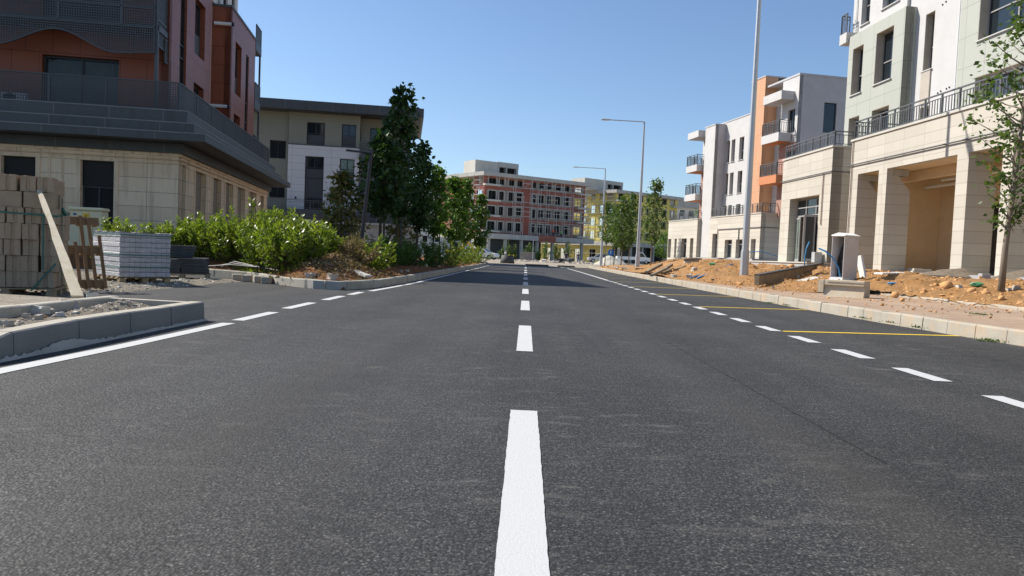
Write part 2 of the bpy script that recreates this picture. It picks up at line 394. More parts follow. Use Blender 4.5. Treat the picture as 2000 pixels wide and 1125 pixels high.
def leaf_mat(name, c, c2, trans=.35, rough=.5):
    t = NT(name)
    g = t.n.new('ShaderNodeNewGeometry')
    col = t.mix(g.outputs['Random Per Island'], c, c2)
    col = t.mix(t.math('MULTIPLY', t.noise(1.2, 2), .4), col, tuple(x*.6 for x in c))
    t.done(col, rough, None, None, .35)
    tr = t.n.new('ShaderNodeBsdfTranslucent'); mx = t.n.new('ShaderNodeMixShader'); mx.inputs[0].default_value = trans
    t.link(t.mix(1., col, (1.2, 1.35, .55), 'MULTIPLY'), tr.inputs['Color'])
    t.link(t.p.outputs[0], mx.inputs[1]); t.link(tr.outputs[0], mx.inputs[2]); t.link(mx.outputs[0], t.out.inputs[0])
    return t.m
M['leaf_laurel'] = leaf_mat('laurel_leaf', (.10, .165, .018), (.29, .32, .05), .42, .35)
M['leaf_laurel_shaded'] = leaf_mat('shaded_laurel_leaf', (.055, .12, .022), (.11, .19, .03), .3, .4)  # darker laurel leaf for shrubs in the building's shadow, shade painted in
M['leaf_tree_shaded'] = leaf_mat('shaded_tree_leaf', (.028, .062, .016), (.055, .105, .024), .3)  # darkened leaf for the row's shaded trees: the shadow is in the colour
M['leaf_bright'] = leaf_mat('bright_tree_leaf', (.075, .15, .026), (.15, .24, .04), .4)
M['leaf_sapling'] = leaf_mat('sapling_leaf', (.055, .10, .024), (.12, .17, .045), .4)
M['leaf_magnolia'] = leaf_mat('magnolia_leaf', (.085, .125, .03), (.27, .18, .055), .25, .3)
M['leaf_dry'] = leaf_mat('dry_leaf', (.19, .125, .06), (.30, .22, .12), .2, .8)
M['leaf_cone'] = leaf_mat('conifer_leaf', (.05, .10, .025), (.10, .16, .04), .2)
M['flower'] = leaf_mat('yellow_flower', (.55, .42, .03), (.30, .33, .04), .3)
M['bark'] = plain('grey_brown_bark', (.20, .165, .125), .95, .2, 4, 40, .8, 40, stain=(.32, .28, .22), stain_amt=.5)
M['bark_dark'] = plain('dark_bark', (.075, .058, .042), .95, .2, 4, 40, .8, 40)
M['skin'] = plain('skin', (.42, .26, .19), .6, .08)
M['hair'] = plain('dark_hair', (.015, .012, .010), .7, .1)
def cloth(n, c): M[n] = plain(n, c, .9, .12)
cloth('white_cloth', (.70, .69, .67)); cloth('denim', (.06, .11, .25)); cloth('red_vest', (.75, .09, .03)); cloth('green_vest', (.10, .50, .12)); cloth('navy_cloth', (.02, .025, .05))
# ------------------------------------------------------------------ finding places on the ground
def cam_ray(px, py):
    return CR @ Vector(((px-1000)/1424, -(py-562.5)/1424, -1.))
def at(px, py, Y):
    """the world point seen at photo pixel (px,py) at distance Y up the road"""
    d = cam_ray(px, py); p = Vector((0, 0, CAM_H))+d*(Y/d.y); return p
def ground_at(px, py, fn, y0=3., y1=90.):
    d = cam_ray(px, py); y = y0
    while y < y1:
        p = Vector((0, 0, CAM_H))+d*(y/d.y)
        if p.z <= fn(p.x, p.y): return p
        y += .03
    return Vector((0, 0, CAM_H))+d*(y1/d.y)
RK = [(-14, 7.0), (4, 6.75), (9, 6.5), (11, 6.28), (13, 6.12), (16, 6.02), (20, 5.9), (27, 5.82), (54, 5.8), (66, 5.75)]
def kx(y):                                   # x of the right-hand kerb at distance y
    for (a, p), (b, q) in zip(RK, RK[1:]):
        if y <= b: return p+(q-p)*(y-a)/(b-a)
    return RK[-1][1]
HEAPS = [(9.0, 35.5, 2.6, 3.6, .62), (10.3, 30.5, 1.7, 2.6, .42), (8.9, 26.5, 1.3, 2.2, .16), (9.1, 22.3, 1.2, 2.2, .36), (10.9, 21.4, 1.1, 2.2, .40),
         (12.3, 18.6, 1.3, 1.8, .06), (10.4, 16.0, .6, 3.5, .12), (8.2, 44., 1.8, 5., .18), (11.5, 27., 1.5, 2.2, .18), (7.9, 31., 1.0, 2.0, .22)]
def Zr(x, y):
    z = .17+.10*smooth(kx(y)+.3, 9.6, x)+.46*smooth(9.6, 13.2, x)+.35*smooth(30, 58, y)*smooth(10, 15, x)
    z += .13*smooth(24, 30, y)*smooth(6.3, 8., x)
    f = fbm(x, y, .9, 5); g = fbm(x+9, y, 3.2, 4)
    h = 0
    for hx, hy, rx, ry, hh in HEAPS:
        h += .82*hh*math.exp(-((x-hx)/rx)**2-((y-hy)/ry)**2)
    z += h*(1+.28*f+.16*g)
    z += (.045*f+.035*g)*smooth(8.4, 10., x if y < 24 else x+1.6)
    return z
BEDK = [(-14, 21.3), (-9.3, 19.7), (-6.94, 18.4), (-5.64, 16.5), (-4.5, 15.45), (-3.85, 15.35), (-3.42, 17.0), (-3.30, 20.0), (-3.24, 28), (-3.12, 45), (-3.06, 60), (-3.4, 65), (-5, 67)]
def bed_dist(x, y):
    best = 9.
    for (a, b), (p, q) in zip(BEDK[1:], BEDK[2:]):
        if min(b, q)-1 > y or max(b, q)+1 < y: continue
        dx, dy = p-a, q-b; t = max(0, min(1, ((x-a)*dx+(y-b)*dy)/(dx*dx+dy*dy))); best = min(best, math.hypot(x-a-dx*t, y-b-dy*t))
    return best
def Zl(x, y):
    z = .17+.25*smooth(3.5, 6.0, -x)
    f = fbm(x+30, y, .8, 5); g = fbm(x, y+50, 3., 4)
    z += .30*math.exp(-((x+4.75)/.75)**2-((y-18.3)/1.6)**2)*(1+.3*f+.25*g)
    z += .12*math.exp(-((x+4.3)/.6)**2-((y-24.5)/4.5)**2)*(1+.4*g)
    z += (.04*f+.03*g)*smooth(3.5, 4.2, -x)
    d = bed_dist(x, y); return .155+(z-.155)*smooth(.12, .75, d)

# ------------------------------------------------------------------ the setting
def sheet(name, poly, z, mat, kind='structure'):
    m = MB(); m.face([(x, y, z) for x, y in poly]); return tag(m.build(name, mat), kind=kind)
def grid(name, x0, x1, y0, y1, step, fn, mat, keep=None, kind='structure', need=1):
    nx, ny = int((x1-x0)/step), int((y1-y0)/step); vs = []; fs = []; ok = {}
    for j in range(ny+1):
        for i in range(nx+1):
            x, y = x0+(x1-x0)*i/nx, y0+(y1-y0)*j/ny
            ok[i, j] = keep(x, y) if keep else True; vs.append((x, y, fn(x, y)))
    for j in range(ny):
        for i in range(nx):
            if sum((ok[i, j], ok[i+1, j], ok[i, j+1], ok[i+1, j+1])) >= need:
                a = j*(nx+1)+i; fs.append((a, a+1, a+nx+2, a+nx+1))
    me = bpy.data.meshes.new(name); me.from_pydata(vs, [], fs); me.update()
    me.polygons.foreach_set('use_smooth', [True]*len(fs))
    o = bpy.data.objects.new(name, me); COL.objects.link(o); me.materials.append(mat)
    return tag(o, kind=kind)
sheet('ground', [(-900, -60), (900, -60), (900, 1500), (-900, 1500)], -.05, M['soil_dust'])
road = sheet('road', [(-60, -25), (7.6, -25), (6.7, 12), (6.2, 30), (6.1, 66), (-4.5, 66), (-60, 30)], 0, M['asphalt'])
sheet('cross_street', [(-120, 65.6), (150, 65.6), (150, 128), (-120, 128)], .006, M['soil_dust'])
sheet('forecourt', [(-90, 128.2), (150, 128.2), (150, 155), (-90, 155)], .05, M['concrete_pale'])

def kerb(name, path, w, hfun, mat, L=.7, side=1, jit=.004, joint='joint_grey', topm=None):
    """a line of kerb stones along path (its road edge); side=+1: stones lie to the left of the path"""
    pts = [Vector((x, y, 0)) for x, y in path]; seg = [(b-a).length for a, b in zip(pts, pts[1:])]; tot = sum(seg)
    def P(s):
        for a, b, l in zip(pts, pts[1:], seg):
            if s <= l+1e-6: return a+(b-a)*(s/l)
            s -= l
        return pts[-1]
    def T(s):
        d = (P(min(tot, s+.25))-P(max(0, s-.25))).normalized(); return Vector((-d.y, d.x, 0))*side
    m = MB(); n = max(1, round(tot/L)); r = random.Random(len(path)*31+n); g = .006
    for k in range(n):
        a, b = tot*k/n+g, tot*(k+1)/n-g
        pa, pb, na, nb = P(a), P(b), T(a), T(b); o = r.uniform(-jit, jit); vs = []
        for p, nn in ((pa, na), (pb, nb)):
            h = hfun(p.x, p.y)+r.uniform(-jit, jit)
            for off, z in ((o, -.06), (o+.012, h-.025), (o+.018, h-.010), (o+.034, h), (w, h), (w, -.06)):
                q = p+nn*off; vs.append((q.x, q.y, z))
        fs = [(i, i+1, 7+i, 6+i) if side < 0 else (i, 6+i, 7+i, i+1) for i in range(5)]+[(0, 1, 2, 3, 4, 5), (11, 10, 9, 8, 7, 6)]
        m.raw(vs, fs[:3]+fs[4:])
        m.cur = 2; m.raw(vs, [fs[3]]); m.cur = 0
    # a thin bed of mortar behind the joints
    m.cur = 1
    for k in range(n*2):
        a, b = tot*k/(n*2), tot*(k+1)/(n*2); pa, pb = P(a)+T(a)*.022, P(b)+T(b)*.022; ia, ib = P(a)+T(a)*(w-.01), P(b)+T(b)*(w-.01)
        h = min(hfun(pa.x, pa.y), hfun(pb.x, pb.y))-.012
        m.raw([(*p.xy, z) for z in (-.05, h) for p in (pa, pb, ib, ia)], [(0, 1, 5, 4), (4, 5, 6, 7), (2, 3, 7, 6)])
    return tag(m.build(name, [mat, M[joint], M[topm] if topm else mat]), kind='structure')
kerb('kerb', [(x, y) for y, x in RK], .16, lambda x, y: .20, M['kerb_dusty'], .58, -1, .006, 'joint_orange')
kerb('kerb', [(9.62, 9.), (9.62, 14.), (9.66, 20.), (9.62, 27.5)], .12, lambda x, y: .30, M['kerb_dusty'], .6, -1, .012, 'joint_orange')
kerb('kerb', BEDK[1:], .15, lambda x, y: .19, M['kerb_bed'], .62, 1, .008)
def near_h(x, y): return .215-.19*(1-smooth(4.0, 5.45, y))
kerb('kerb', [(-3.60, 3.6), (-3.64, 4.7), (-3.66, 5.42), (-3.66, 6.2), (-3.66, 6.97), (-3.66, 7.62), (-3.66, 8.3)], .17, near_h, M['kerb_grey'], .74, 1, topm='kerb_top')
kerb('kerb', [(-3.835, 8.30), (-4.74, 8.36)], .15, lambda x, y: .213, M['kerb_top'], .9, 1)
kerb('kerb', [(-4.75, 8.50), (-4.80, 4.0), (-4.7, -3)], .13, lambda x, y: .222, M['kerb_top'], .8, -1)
sheet('pavement', [(-4.9, -6), (-4.93, 4.0), (-4.88, 8.15), (-5.3, 8.2), (-6.1, 8.35), (-14, 9.2), (-14, -6)], .20, M['soil_dust'])
sheet('pavement_edge', [(-4.89, 8.4), (-6.1, 8.6), (-14, 9.5), (-14, -6), (-4.95, -6)], .10, M['concrete'])
def island_z(x, y):
    z = .12+.02*fbm(x, y, 4, 4)+.05*math.exp(-((y-5.6)/.7)**2)+.10*math.exp(-((x+4.35)/.22)**2-((y-7.75)/.42)**2)*(1+.4*fbm(x, y, 9, 3))
    return z-.1*(1-smooth(3.6, 5.2, y))
grid('island_soil', -4.77, -3.8, 2.5, 8.4, .045, island_z, M['gravel'])
m = MB(); nv = 14; ys = [-8+.35*k for k in range(138)]
vs = [(kx(y)+.13+(9.66-kx(y)-.13)*i/nv, y, .188+.05*smooth(6.3, 9.6, kx(y)+(9.6-kx(y))*i/nv)+.010*fbm(kx(y)+.25*i, y, .8, 3)*(i > 0)) for y in ys for i in range(nv+1)]
m.raw(vs, [(j*(nv+1)+i, j*(nv+1)+i+1, (j+1)*(nv+1)+i+1, (j+1)*(nv+1)+i) for j in range(len(ys)-1) for i in range(nv)])
tag(m.build('pavement', M['paving_dusty'], None, True), kind='structure')
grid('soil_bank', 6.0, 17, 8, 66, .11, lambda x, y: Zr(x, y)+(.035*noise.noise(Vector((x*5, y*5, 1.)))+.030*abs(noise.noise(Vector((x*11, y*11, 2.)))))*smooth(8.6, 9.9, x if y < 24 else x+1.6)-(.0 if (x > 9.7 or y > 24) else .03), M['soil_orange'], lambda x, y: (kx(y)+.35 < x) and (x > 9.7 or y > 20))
def in_bed(x, y):
    if x > -3.1 or y < 15.3: return False
    poly = BEDK+[(-14, 67)]; c = False; x -= .0
    for (a, b), (p, q) in zip(poly, poly[1:]+poly[:1]):
        if (b > y) != (q > y) and x < (p-a)*(y-b)/(q-b)+a: c = not c
    return c and bed_dist(x, y) > .085
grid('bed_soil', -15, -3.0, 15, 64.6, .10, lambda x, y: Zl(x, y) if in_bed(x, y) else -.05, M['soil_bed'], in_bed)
def apron_z(x, y):
    f = fbm(x+4, y+8, .7, 5); d = smooth(6.3, 7.3, -x)*smooth(8.9, 9.6, y)*(1-smooth(16.5, 19.5, y-.25*(-x-8)))
    return -.025+.06*d+.035*f*d+.022*fbm(x, y, 5, 3)*d
grid('dusty_apron', -16, -5.6, 8.7, 20.5, .07, apron_z, M['gravel'])

# mortar skirt and tar splashes along the foot of the near kerb
m = MB(); r = random.Random(5); ys = [4.2+.03*k for k in range(138)]
vs = []
for y in ys:
    q = .016+.014*nz(y*6, 1.)+.02*nz(y*22, 4.)+.05*math.exp(-((y-5.75)/.25)**2); vs += [(-3.648+.004, y, max(.012, q+.01)), (-3.648+.018+.3*max(0, q), y, -.004)]
m.raw(vs, [(2*k, 2*k+1, 2*k+3, 2*k+2) for k in range(len(ys)-1)]); tag(m.build('kerb_mortar', M['joint_grey'], None, True), kind='structure')
# road markings, each painted piece a part of the road
def mark(name, pts, mat, z=.004):
    m = MB(); m.face([(x, y, z) for x, y in ragged(pts)]); o = m.build(name, mat, road); return o
def ragged(pts, step=.05, amp=.0018):
    r = random.Random(int(abs(pts[0][1])*100)+len(pts)); out = []
    for (a, b), (c, d) in zip(pts, pts[1:]+pts[:1]):
        n = max(1, int(math.hypot(c-a, d-b)/step)) if b < 20 else 1
        for k in range(n): out.append((a+(c-a)*k/n+r.uniform(-amp, amp), b+(d-b)*k/n+r.uniform(-amp, amp)))
    return out
for k in range(12):
    y0 = 4.19+5.12*k-2.5 if k else -.6; y1 = 4.19+5.12*k
    mark('centre_line_dash', [(-.05, y0), (.105, y0), (.105, y1), (-.05, y1)], M['white_paint'])
def strip(name, pts, w, mat, z=.004):
    m = MB()
    for (a, b), (c, d) in zip(pts, pts[1:]): m.face([(a-w/2, b, z), (a+w/2, b, z), (c+w/2, d, z), (c-w/2, d, z)])
    return m.build(name, mat, road)
m = MB(); r = random.Random(2); yy = [3.4+.06*k for k in range(80)]; xx = [1.72-.022*(y-3.4)+r.uniform(-.006, .006) for y in yy]
m.raw([q for x, y in zip(xx, yy) for q in ((x-.002-.003*r.random(), y, .003), (x+.002+.003*r.random(), y, .003))], [(2*k, 2*k+1, 2*k+3, 2*k+2) for k in range(79)]); m.build('seam', M['soil_damp'], road)
strip('edge_line', [(-3.42, 1.5), (-3.40, 4.66), (-3.34, 6.), (-3.30, 8.1)], .15, M['white_paint'])
for y0, y1, x in ((8.42, 9.66, -3.33), (10.3, 11.6, -3.38), (12.3, 13.5, -3.38), (14.0, 15.0, -3.36)):
    mark('edge_line_dash', [(x-.075, y0), (x+.075, y0), (x+.07, y1), (x-.08, y1)], M['white_paint'])
strip('edge_line', [(-3.28, 15.5), (-3.08, 20), (-3.03, 28), (-2.93, 45), (-2.9, 64.5)], .14, M['white_paint'])
for k in range(-2, 18):
    y0 = 6.08+1.345*k; x = 3.51-.002*max(0, y0-8)
    mark('parking_line_dash', [(x-.08, y0), (x+.08, y0), (x+.08, y0+.72), (x-.08, y0+.72)], M['white_paint'])
strip('parking_line', [(3.47, 30.3), (3.46, 45), (3.36, 58), (3.1, 65)], .15, M['white_paint'])
for k in range(11):
    y0 = 10.12+4.85*k
    mark('bay_line', [(3.60, y0-.04), (kx(y0)-.08, y0+.45), (kx(y0)-.08, y0+.55), (3.60, y0+.06)], M['yellow_paint'])

# ------------------------------------------------------------------ plants
def leaf_mesh(name, P, D, L, Wd, mat, parent):
    """many small folded leaves: P bases, D directions, L lengths"""
    P = np.asarray(P, float); D = np.asarray(D, float); n = len(P)
    D = D/np.linalg.norm(D, axis=1)[:, None]; R = RNG.normal(size=(n, 3))
    Sd = np.cross(D, R); Sd /= np.linalg.norm(Sd, axis=1)[:, None]; N = np.cross(Sd, D)
    L = np.asarray(L)[:, None]; w = L*Wd
    V = np.empty((n, 4, 3)); V[:, 0] = P; V[:, 1] = P+D*L*.45+Sd*w/2+N*L*.07; V[:, 2] = P+D*L-N*L*.10; V[:, 3] = P+D*L*.45-Sd*w/2+N*L*.07
    me = bpy.data.meshes.new(name); me.vertices.add(n*4); me.vertices.foreach_set('co', V.ravel())
    me.loops.add(n*4); me.loops.foreach_set('vertex_index', np.arange(n*4))
    me.polygons.add(n); me.polygons.foreach_set('loop_start', np.arange(n)*4); me.polygons.foreach_set('loop_total', np.full(n, 4))
    me.update(calc_edges=True); me.materials.append(mat)
    o = bpy.data.objects.new(name, me); COL.objects.link(o); o.parent = parent; return o
def tree(name, label, x, y, z, H, Wc, th, mat, n, group, bark='bark', leaf=.16, lean=(0, 0), seed=0, shape=.3, sparse=1., tr=.06, clumps=46, sig=.2):
    r = random.Random(seed*17+3); t = thing(name, label, 'tree', (x, y, z), 0, group)
    m = MB(); pts = []; K = 7
    ax = lambda s: Vector((lean[0]*s+.06*H*.1*math.sin(3*s+seed), lean[1]*s+.05*math.sin(4*s+seed*2), H*s))
    pts = [ax(k/K*.97) for k in range(K+1)]
    m.tube([Vector((0, 0, -.1))]+pts[1:], [tr*1.15]+[tr*(1-.85*k/K)+.006 for k in range(1, K+1)], 8)
    P = []; D = []; L = []; c0 = th/H
    for c in range(clumps):
        s = (c+r.random())/clumps; hh = c0+(1-c0)*s
        rad_ = Wc*((max(.02, s)/shape)**.55 if s < shape else (max(0, 1-(s-shape)/(1-shape)))**.8)+.08
        a = c*2.4+r.uniform(-.5, .5); d = rad_*(r.random()**.45)
        root = ax(max(c0*.85, hh-.35*d/H-.03)); tip = ax(hh)+Vector((math.cos(a)*d, math.sin(a)*d, r.uniform(-.1, .15)))
        mid = (root+tip)/2+Vector((0, 0, -.05*d))
        m.tube([root, mid, tip], [.020*tr/.06, .013*tr/.06, .005], 5, False)
        cn = max(5, int(n/clumps*r.uniform(.6, 1.4)*sparse))
        sg = sig*(.7+.6*r.random())*(.55+.45*min(1, rad_/Wc))
        q = RNG.normal(size=(cn, 3))*np.array([sg, sg, sg*.8])+np.array(tip)*1.
        k2 = cn//4; f = RNG.random(k2)[:, None]; q[:k2] = np.array(root)*(1-f)+np.array(tip)*f+RNG.normal(size=(k2, 3))*sg*.45
        P.append(q); od = q-np.array(ax(hh)); od[:, 2] *= .3
        D.append(od/(np.linalg.norm(od, axis=1)[:, None]+.05)*.8+RNG.normal(size=(cn, 3))*.55+np.array([0, 0, -.25]))
        L.append(leaf*(.6+.7*RNG.random(cn)))
    m.build('trunk', M[bark], t, True)
    leaf_mesh('crown', np.vstack(P), np.vstack(D), np.concatenate(L), .72, M[mat], t)
    return t
def shrub(name, label, x, y, z, H, Rr, mat, n, group, cat='shrub', leaf=.11, stems=26, seed=0, upright=.75, wid=.38, lo=.18):
    r = random.Random(seed*13+5); t = thing(name, label, cat, (x, y, z), 0, group); m = MB(); P = []; D = []; L = []
    for s in range(stems):
        a = r.uniform(0, 6.283); q = r.random()**.6; h = H*r.choice((r.uniform(.55, .9), r.uniform(.7, 1.0), r.uniform(.9, 1.15)))*(1-.35*q*q); tip = Vector((math.cos(a)*Rr*q, math.sin(a)*Rr*q, h))
        b = Vector((math.cos(a)*Rr*q*.35, math.sin(a)*Rr*q*.35, -.03)); mid = b.lerp(tip, .5)+Vector((math.cos(a)*Rr*.1*q, math.sin(a)*Rr*.1*q, 0))
        m.tube([b, mid, tip], [.010, .007, .003], 4, False)
        k = n//stems
        for i in range(k):
            u = lo+(1-lo)*r.random()**.75; p = (b*(1-u)**2+mid*2*u*(1-u)+tip*u*u)+Vector((r.gauss(0, .035), r.gauss(0, .035), r.gauss(0, .03)))
            a2 = r.uniform(0, 6.283); up = upright*(.4+.9*u)
            P.append(p); D.append((math.cos(a2), math.sin(a2), up*r.uniform(.4, 1.4))); L.append(leaf*r.uniform(.6, 1.25)*(1.1-.25*u))
    m.build('stems', M['bark_dark'], t); leaf_mesh('foliage', P, D, L, wid, M[mat], t); return t
# ------------------------------------------------------------------ building parts
X, Y, NX, NY, ZZ = Vector((1, 0, 0)), Vector((0, 1, 0)), Vector((-1, 0, 0)), Vector((0, -1, 0)), Vector((0, 0, 1))
def window(par, o, u, nin, h, depth=.2, cols=2, tr=None, fm='frame', gm='glass', fw=.07, name='window', sill=None, curtain=False, low=None):
    """framed window in the opening h=(u0,u1,z0,z1): frame mesh with a pane (and sill, curtain) under it"""
    o, u, nin = Vector(o), Vector(u), Vector(nin); u0, u1, z0, z1 = h
    P = lambda a, z, d: o+u*a+nin*d+Vector((0, 0, z))
    m = MB(); e = .004
    def vb(a, za, zb, w=fw): m.bar(P(a, za, depth), P(a, zb, depth), w, .06, nin)
    def hb(z, a, b, w=fw): m.bar(P(a, z, depth), P(b, z, depth), .06, w, ZZ)
    hb(z0+fw/2+e, u0+e, u1-e); hb(z1-fw/2-e, u0+e, u1-e); zi, zo = z0+fw+e, z1-fw-e
    vb(u0+fw/2+e, zi, zo); vb(u1-fw/2-e, zi, zo)
    for c in range(1, cols): vb(u0+(u1-u0)*c/cols, zi, zo)
    if tr:
        for t_ in (tr if isinstance(tr, (list, tuple)) else [tr]):
            for c in range(cols):
                hb(z0+(z1-z0)*t_, u0+(u1-u0)*c/cols+fw/2+e, u0+(u1-u0)*(c+1)/cols-fw/2-e, fw*.8)
    f = m.build(name, M[fm], par)
    g = MB(); d = depth+.012
    g.face([P(u0+e, z0+e, d), P(u1-e, z0+e, d), P(u1-e, z1-e, d), P(u0+e, z1-e, d)]); g.build('pane', M['glass_clear' if curtain and gm == 'glass' else gm], f)
    if low:
        g = MB(); q = depth-.045; zz = z0+(z1-z0)*low
        g.bar(P(u0+fw, (z0+zz)/2, q), P(u1-fw, (z0+zz)/2, q), .012, zz-z0-.1, ZZ); g.build('spandrel', M['dark_panel'], f)
    if curtain:
        g = MB(); n = 26
        for k in range(n):
            a, b = u0+.1+(u1-u0-.2)*k/n, u0+.1+(u1-u0-.2)*(k+1)/n; da, db = depth+.09+.03*(k % 2), depth+.09+.03*((k+1) % 2)
            g.face([P(a, z0+.1, da), P(b, z0+.1, db), P(b, z1-.1, db), P(a, z1-.1, da)])
        g.build('curtain', M['curtain'], f)
    if sill:
        g = MB(); g.bar(P(u0-.05, z0-.022, -.015), P(u1+.05, z0-.022, -.015), .13, .04, ZZ); g.build('sill', M[sill], f)
    return f
def railing(par, pts, z0, h, mat='rail', gap=.12, post=1.3, bt=.022, pt=.05, name='railing'):
    m = MB()
    for a, b in zip(pts, pts[1:]):
        a, b = Vector((*a, z0)), Vector((*b, z0)); l = (b-a).length; d = (b-a)/l; n = max(1, round(l/post))
        for k in range(n+1): q = a+d*l*k/n; m.bar(q, q+ZZ*h, pt, pt, d)
        m.bar(a+ZZ*(h-.02), b+ZZ*(h-.02), pt*1.2, .045); m.bar(a+ZZ*.08, b+ZZ*.08, .03, .03); m.bar(a+ZZ*(h-.17), b+ZZ*(h-.17), .03, .03)
        k = int(l/gap)
        for i in range(1, k): q = a+d*l*i/k; m.bar(q+ZZ*.09, q+ZZ*(h-.18), bt, bt, d)
    return m.build(name, M[mat], par)
def mesh_panel(par, a, b, zlo, zhi, pitch=.072, bar=.028, name='perforated_panel', low=None, mat='screen', frame=True):
    """punched metal sheet from a to b: real square holes; low(s) gives a curved lower edge"""
    a, b = Vector((*a, 0)), Vector((*b, 0)); l = (b-a).length; d = (b-a)/l; m = MB()
    lo = (lambda s: low(s)) if low else (lambda s: zlo)
    n = int(l/pitch)
    for k in range(n+1):
        s = l*k/n; m.bar(a+d*s+ZZ*lo(s), a+d*s+ZZ*zhi, bar, .012, d.cross(ZZ))
    nzv = int((zhi-zlo)/pitch); nd = Vector((-d.y, d.x, 0))*.002
    for k in range(nzv+1):
        z = zlo+(zhi-zlo)*k/nzv; s = 0; run = None
        for i in range(n+1):
            s = l*i/n; inside = lo(s) <= z
            if inside and run is None: run = s
            if run is not None and (not inside or i == n):
                e = s if inside else l*(i-1)/n
                if e-run > .05: m.bar(a+d*run+ZZ*z+nd, a+d*e+ZZ*z+nd, .012, bar)
                run = None
    o = m.build(name, M[mat], par)
    if frame:
        f = MB()
        for s in (0, l): f.bar(a+d*s+ZZ*lo(s), a+d*s+ZZ*zhi, .05, .05, d)
        f.bar(a+ZZ*zhi, b+ZZ*zhi, .06, .05)
        k = 24 if low else 1
        for i in range(k): f.bar(a+d*l*i/k+ZZ*lo(l*i/k), a+d*l*(i+1)/k+ZZ*lo(l*(i+1)/k), .06, .05)
        f.build('panel_frame', M['metal_dark'], o)
    return o
def box_part(par, name, mat, *b):
    for q in b:
        m = MB(); m.box(*q); o = m.build(name, M[mat], par)
    return o

# ------------------------------------------------------------------ terracotta clad building, left
A = thing('apartment_building', 'dark terracotta clad building over a limestone ground floor with grey stepped canopy', 'building', (-13.73, 28.5, 0), rad(9.4))
m = MB()
fh = [(12-6.37, 12-5.17, 1.0, 3.86), (12-3.57, 12-2.37, .3, 3.86)]
m.wall((-12, 0, 0), X, Y, 12, -.3, 4.30, fh, .35)
sh = [(2.25, 3.85), (5.1, 6.6), (7.45, 9.0), (10.0, 11.8), (12.9, 14.85), (16.1, 17.25)]
m.wall((0, 0.001, 0), Y, NX, 18.5, -.3, 4.30, [(.45, .95, .9, 3.95)]+[(a, b, .3, 3.9) for a, b in sh], .35)
m.wall((-12, 18.5, 0), X, NY, 12, -.3, 4.3, (), .2)
m.build('ground_floor_wall', M['stone_left'], A)
for a, b in sh: box_part(A, 'infill_panel', 'stone_side', (-.33, -.18, a+.003, b-.003, .3, 3.895))
box_part(A, 'infill_panel', 'stone_side', (-.33, -.12, .455, .945, .9, 3.945))
m = MB()                                              # trim round the openings and pilasters
for a, b, z0 in ((-6.37, -5.17, 1.0), (-3.57, -2.37, .3)):
    m.box(a-.16, a-.004, -.035, .02, z0, 3.86); m.box(b+.004, b+.16, -.035, .02, z0, 3.86); m.box(a-.16, b+.16, -.035, .02, 3.864, 4.0)
m.box(-4.72, -4.64, -.03, .02, .4, 4.02); m.box(-4.26, -4.18, -.03, .02, .4, 4.02); m.box(-4.62, -4.28, -.03, .02, 3.93, 4.02)
for a, b in sh: m.box(-.02, .035, a-.16, a-.004, .3, 3.9); m.box(-.02, .035, b+.004, b+.16, .3, 3.9)
m.box(-12, .05, -.05, .02, 4.19, 4.30); m.box(.003, .05, .022, 18.5, 4.19, 4.30)
m.build('stone_trim', M['stone_plain'], A)
w = MB(); w.box(-6.36, -5.18, .16, .2, 1.0, 3.85); w.build('window_shutter', M['shutter'], A)
d = MB(); d.box(-3.565, -2.375, .15, .19, 2.9, 3.855); d.build('door_shutter', M['shutter'], A)
window(A, (0, 0, 0), X, Y, (-3.56, -2.38, .31, 2.895), .22, 2, None, name='door', gm='void')
m = MB(); m.tube([(-12, -.075, 4.06), (.08, -.075, 4.06), (.08, 18.4, 4.06)], .022, 6)
m.build('cable_conduit', M['stone_plain'], A)
box_part(A, 'core', 'void', (-11.6, -.37, .37, 18.1, -.2, 4.28))
m = MB(); m.box(-12, .22, -.22, 18.6, 4.304, 4.66); m.build('soffit_beam', M['metal_fascia'], A)
m = MB(); m.box(-13, 1.3, -1.3, 19.2, 4.664, 4.97); m.box(-13, .74, -.74, 18.9, 4.974, 5.42); m.box(-13, .38, -.38, 18.8, 5.424, 5.93)
m.build('canopy', M['metal_fascia'], A)
for o_, z_, ye in ((1.3, 4.97, 19.2), (.74, 5.42, 18.9), (.38, 5.93, 18.8)):
    m = MB(); m.box(-13, o_+.012, -o_-.012, -o_-.001, z_-.035, z_+.004); m.box(o_+.001, o_+.012, -o_, ye, z_-.035, z_+.004); m.build('flashing', M['flashing'], A)
for x0, x1 in ((-8.6, -6.6), (-6.6, -4.72), (-4.72, -2.7), (-2.7, -.06)):
    mesh_panel(A, (x0+.02, -.05), (x1-.02, -.05), 5.98, 7.03, .085, .030, 'balcony_panel')
for k in range(8):
    mesh_panel(A, (-.02, -.03+2.35*k), (-.02, 2.30+2.35*k), 5.98, 7.03, .085, .030, 'balcony_panel')
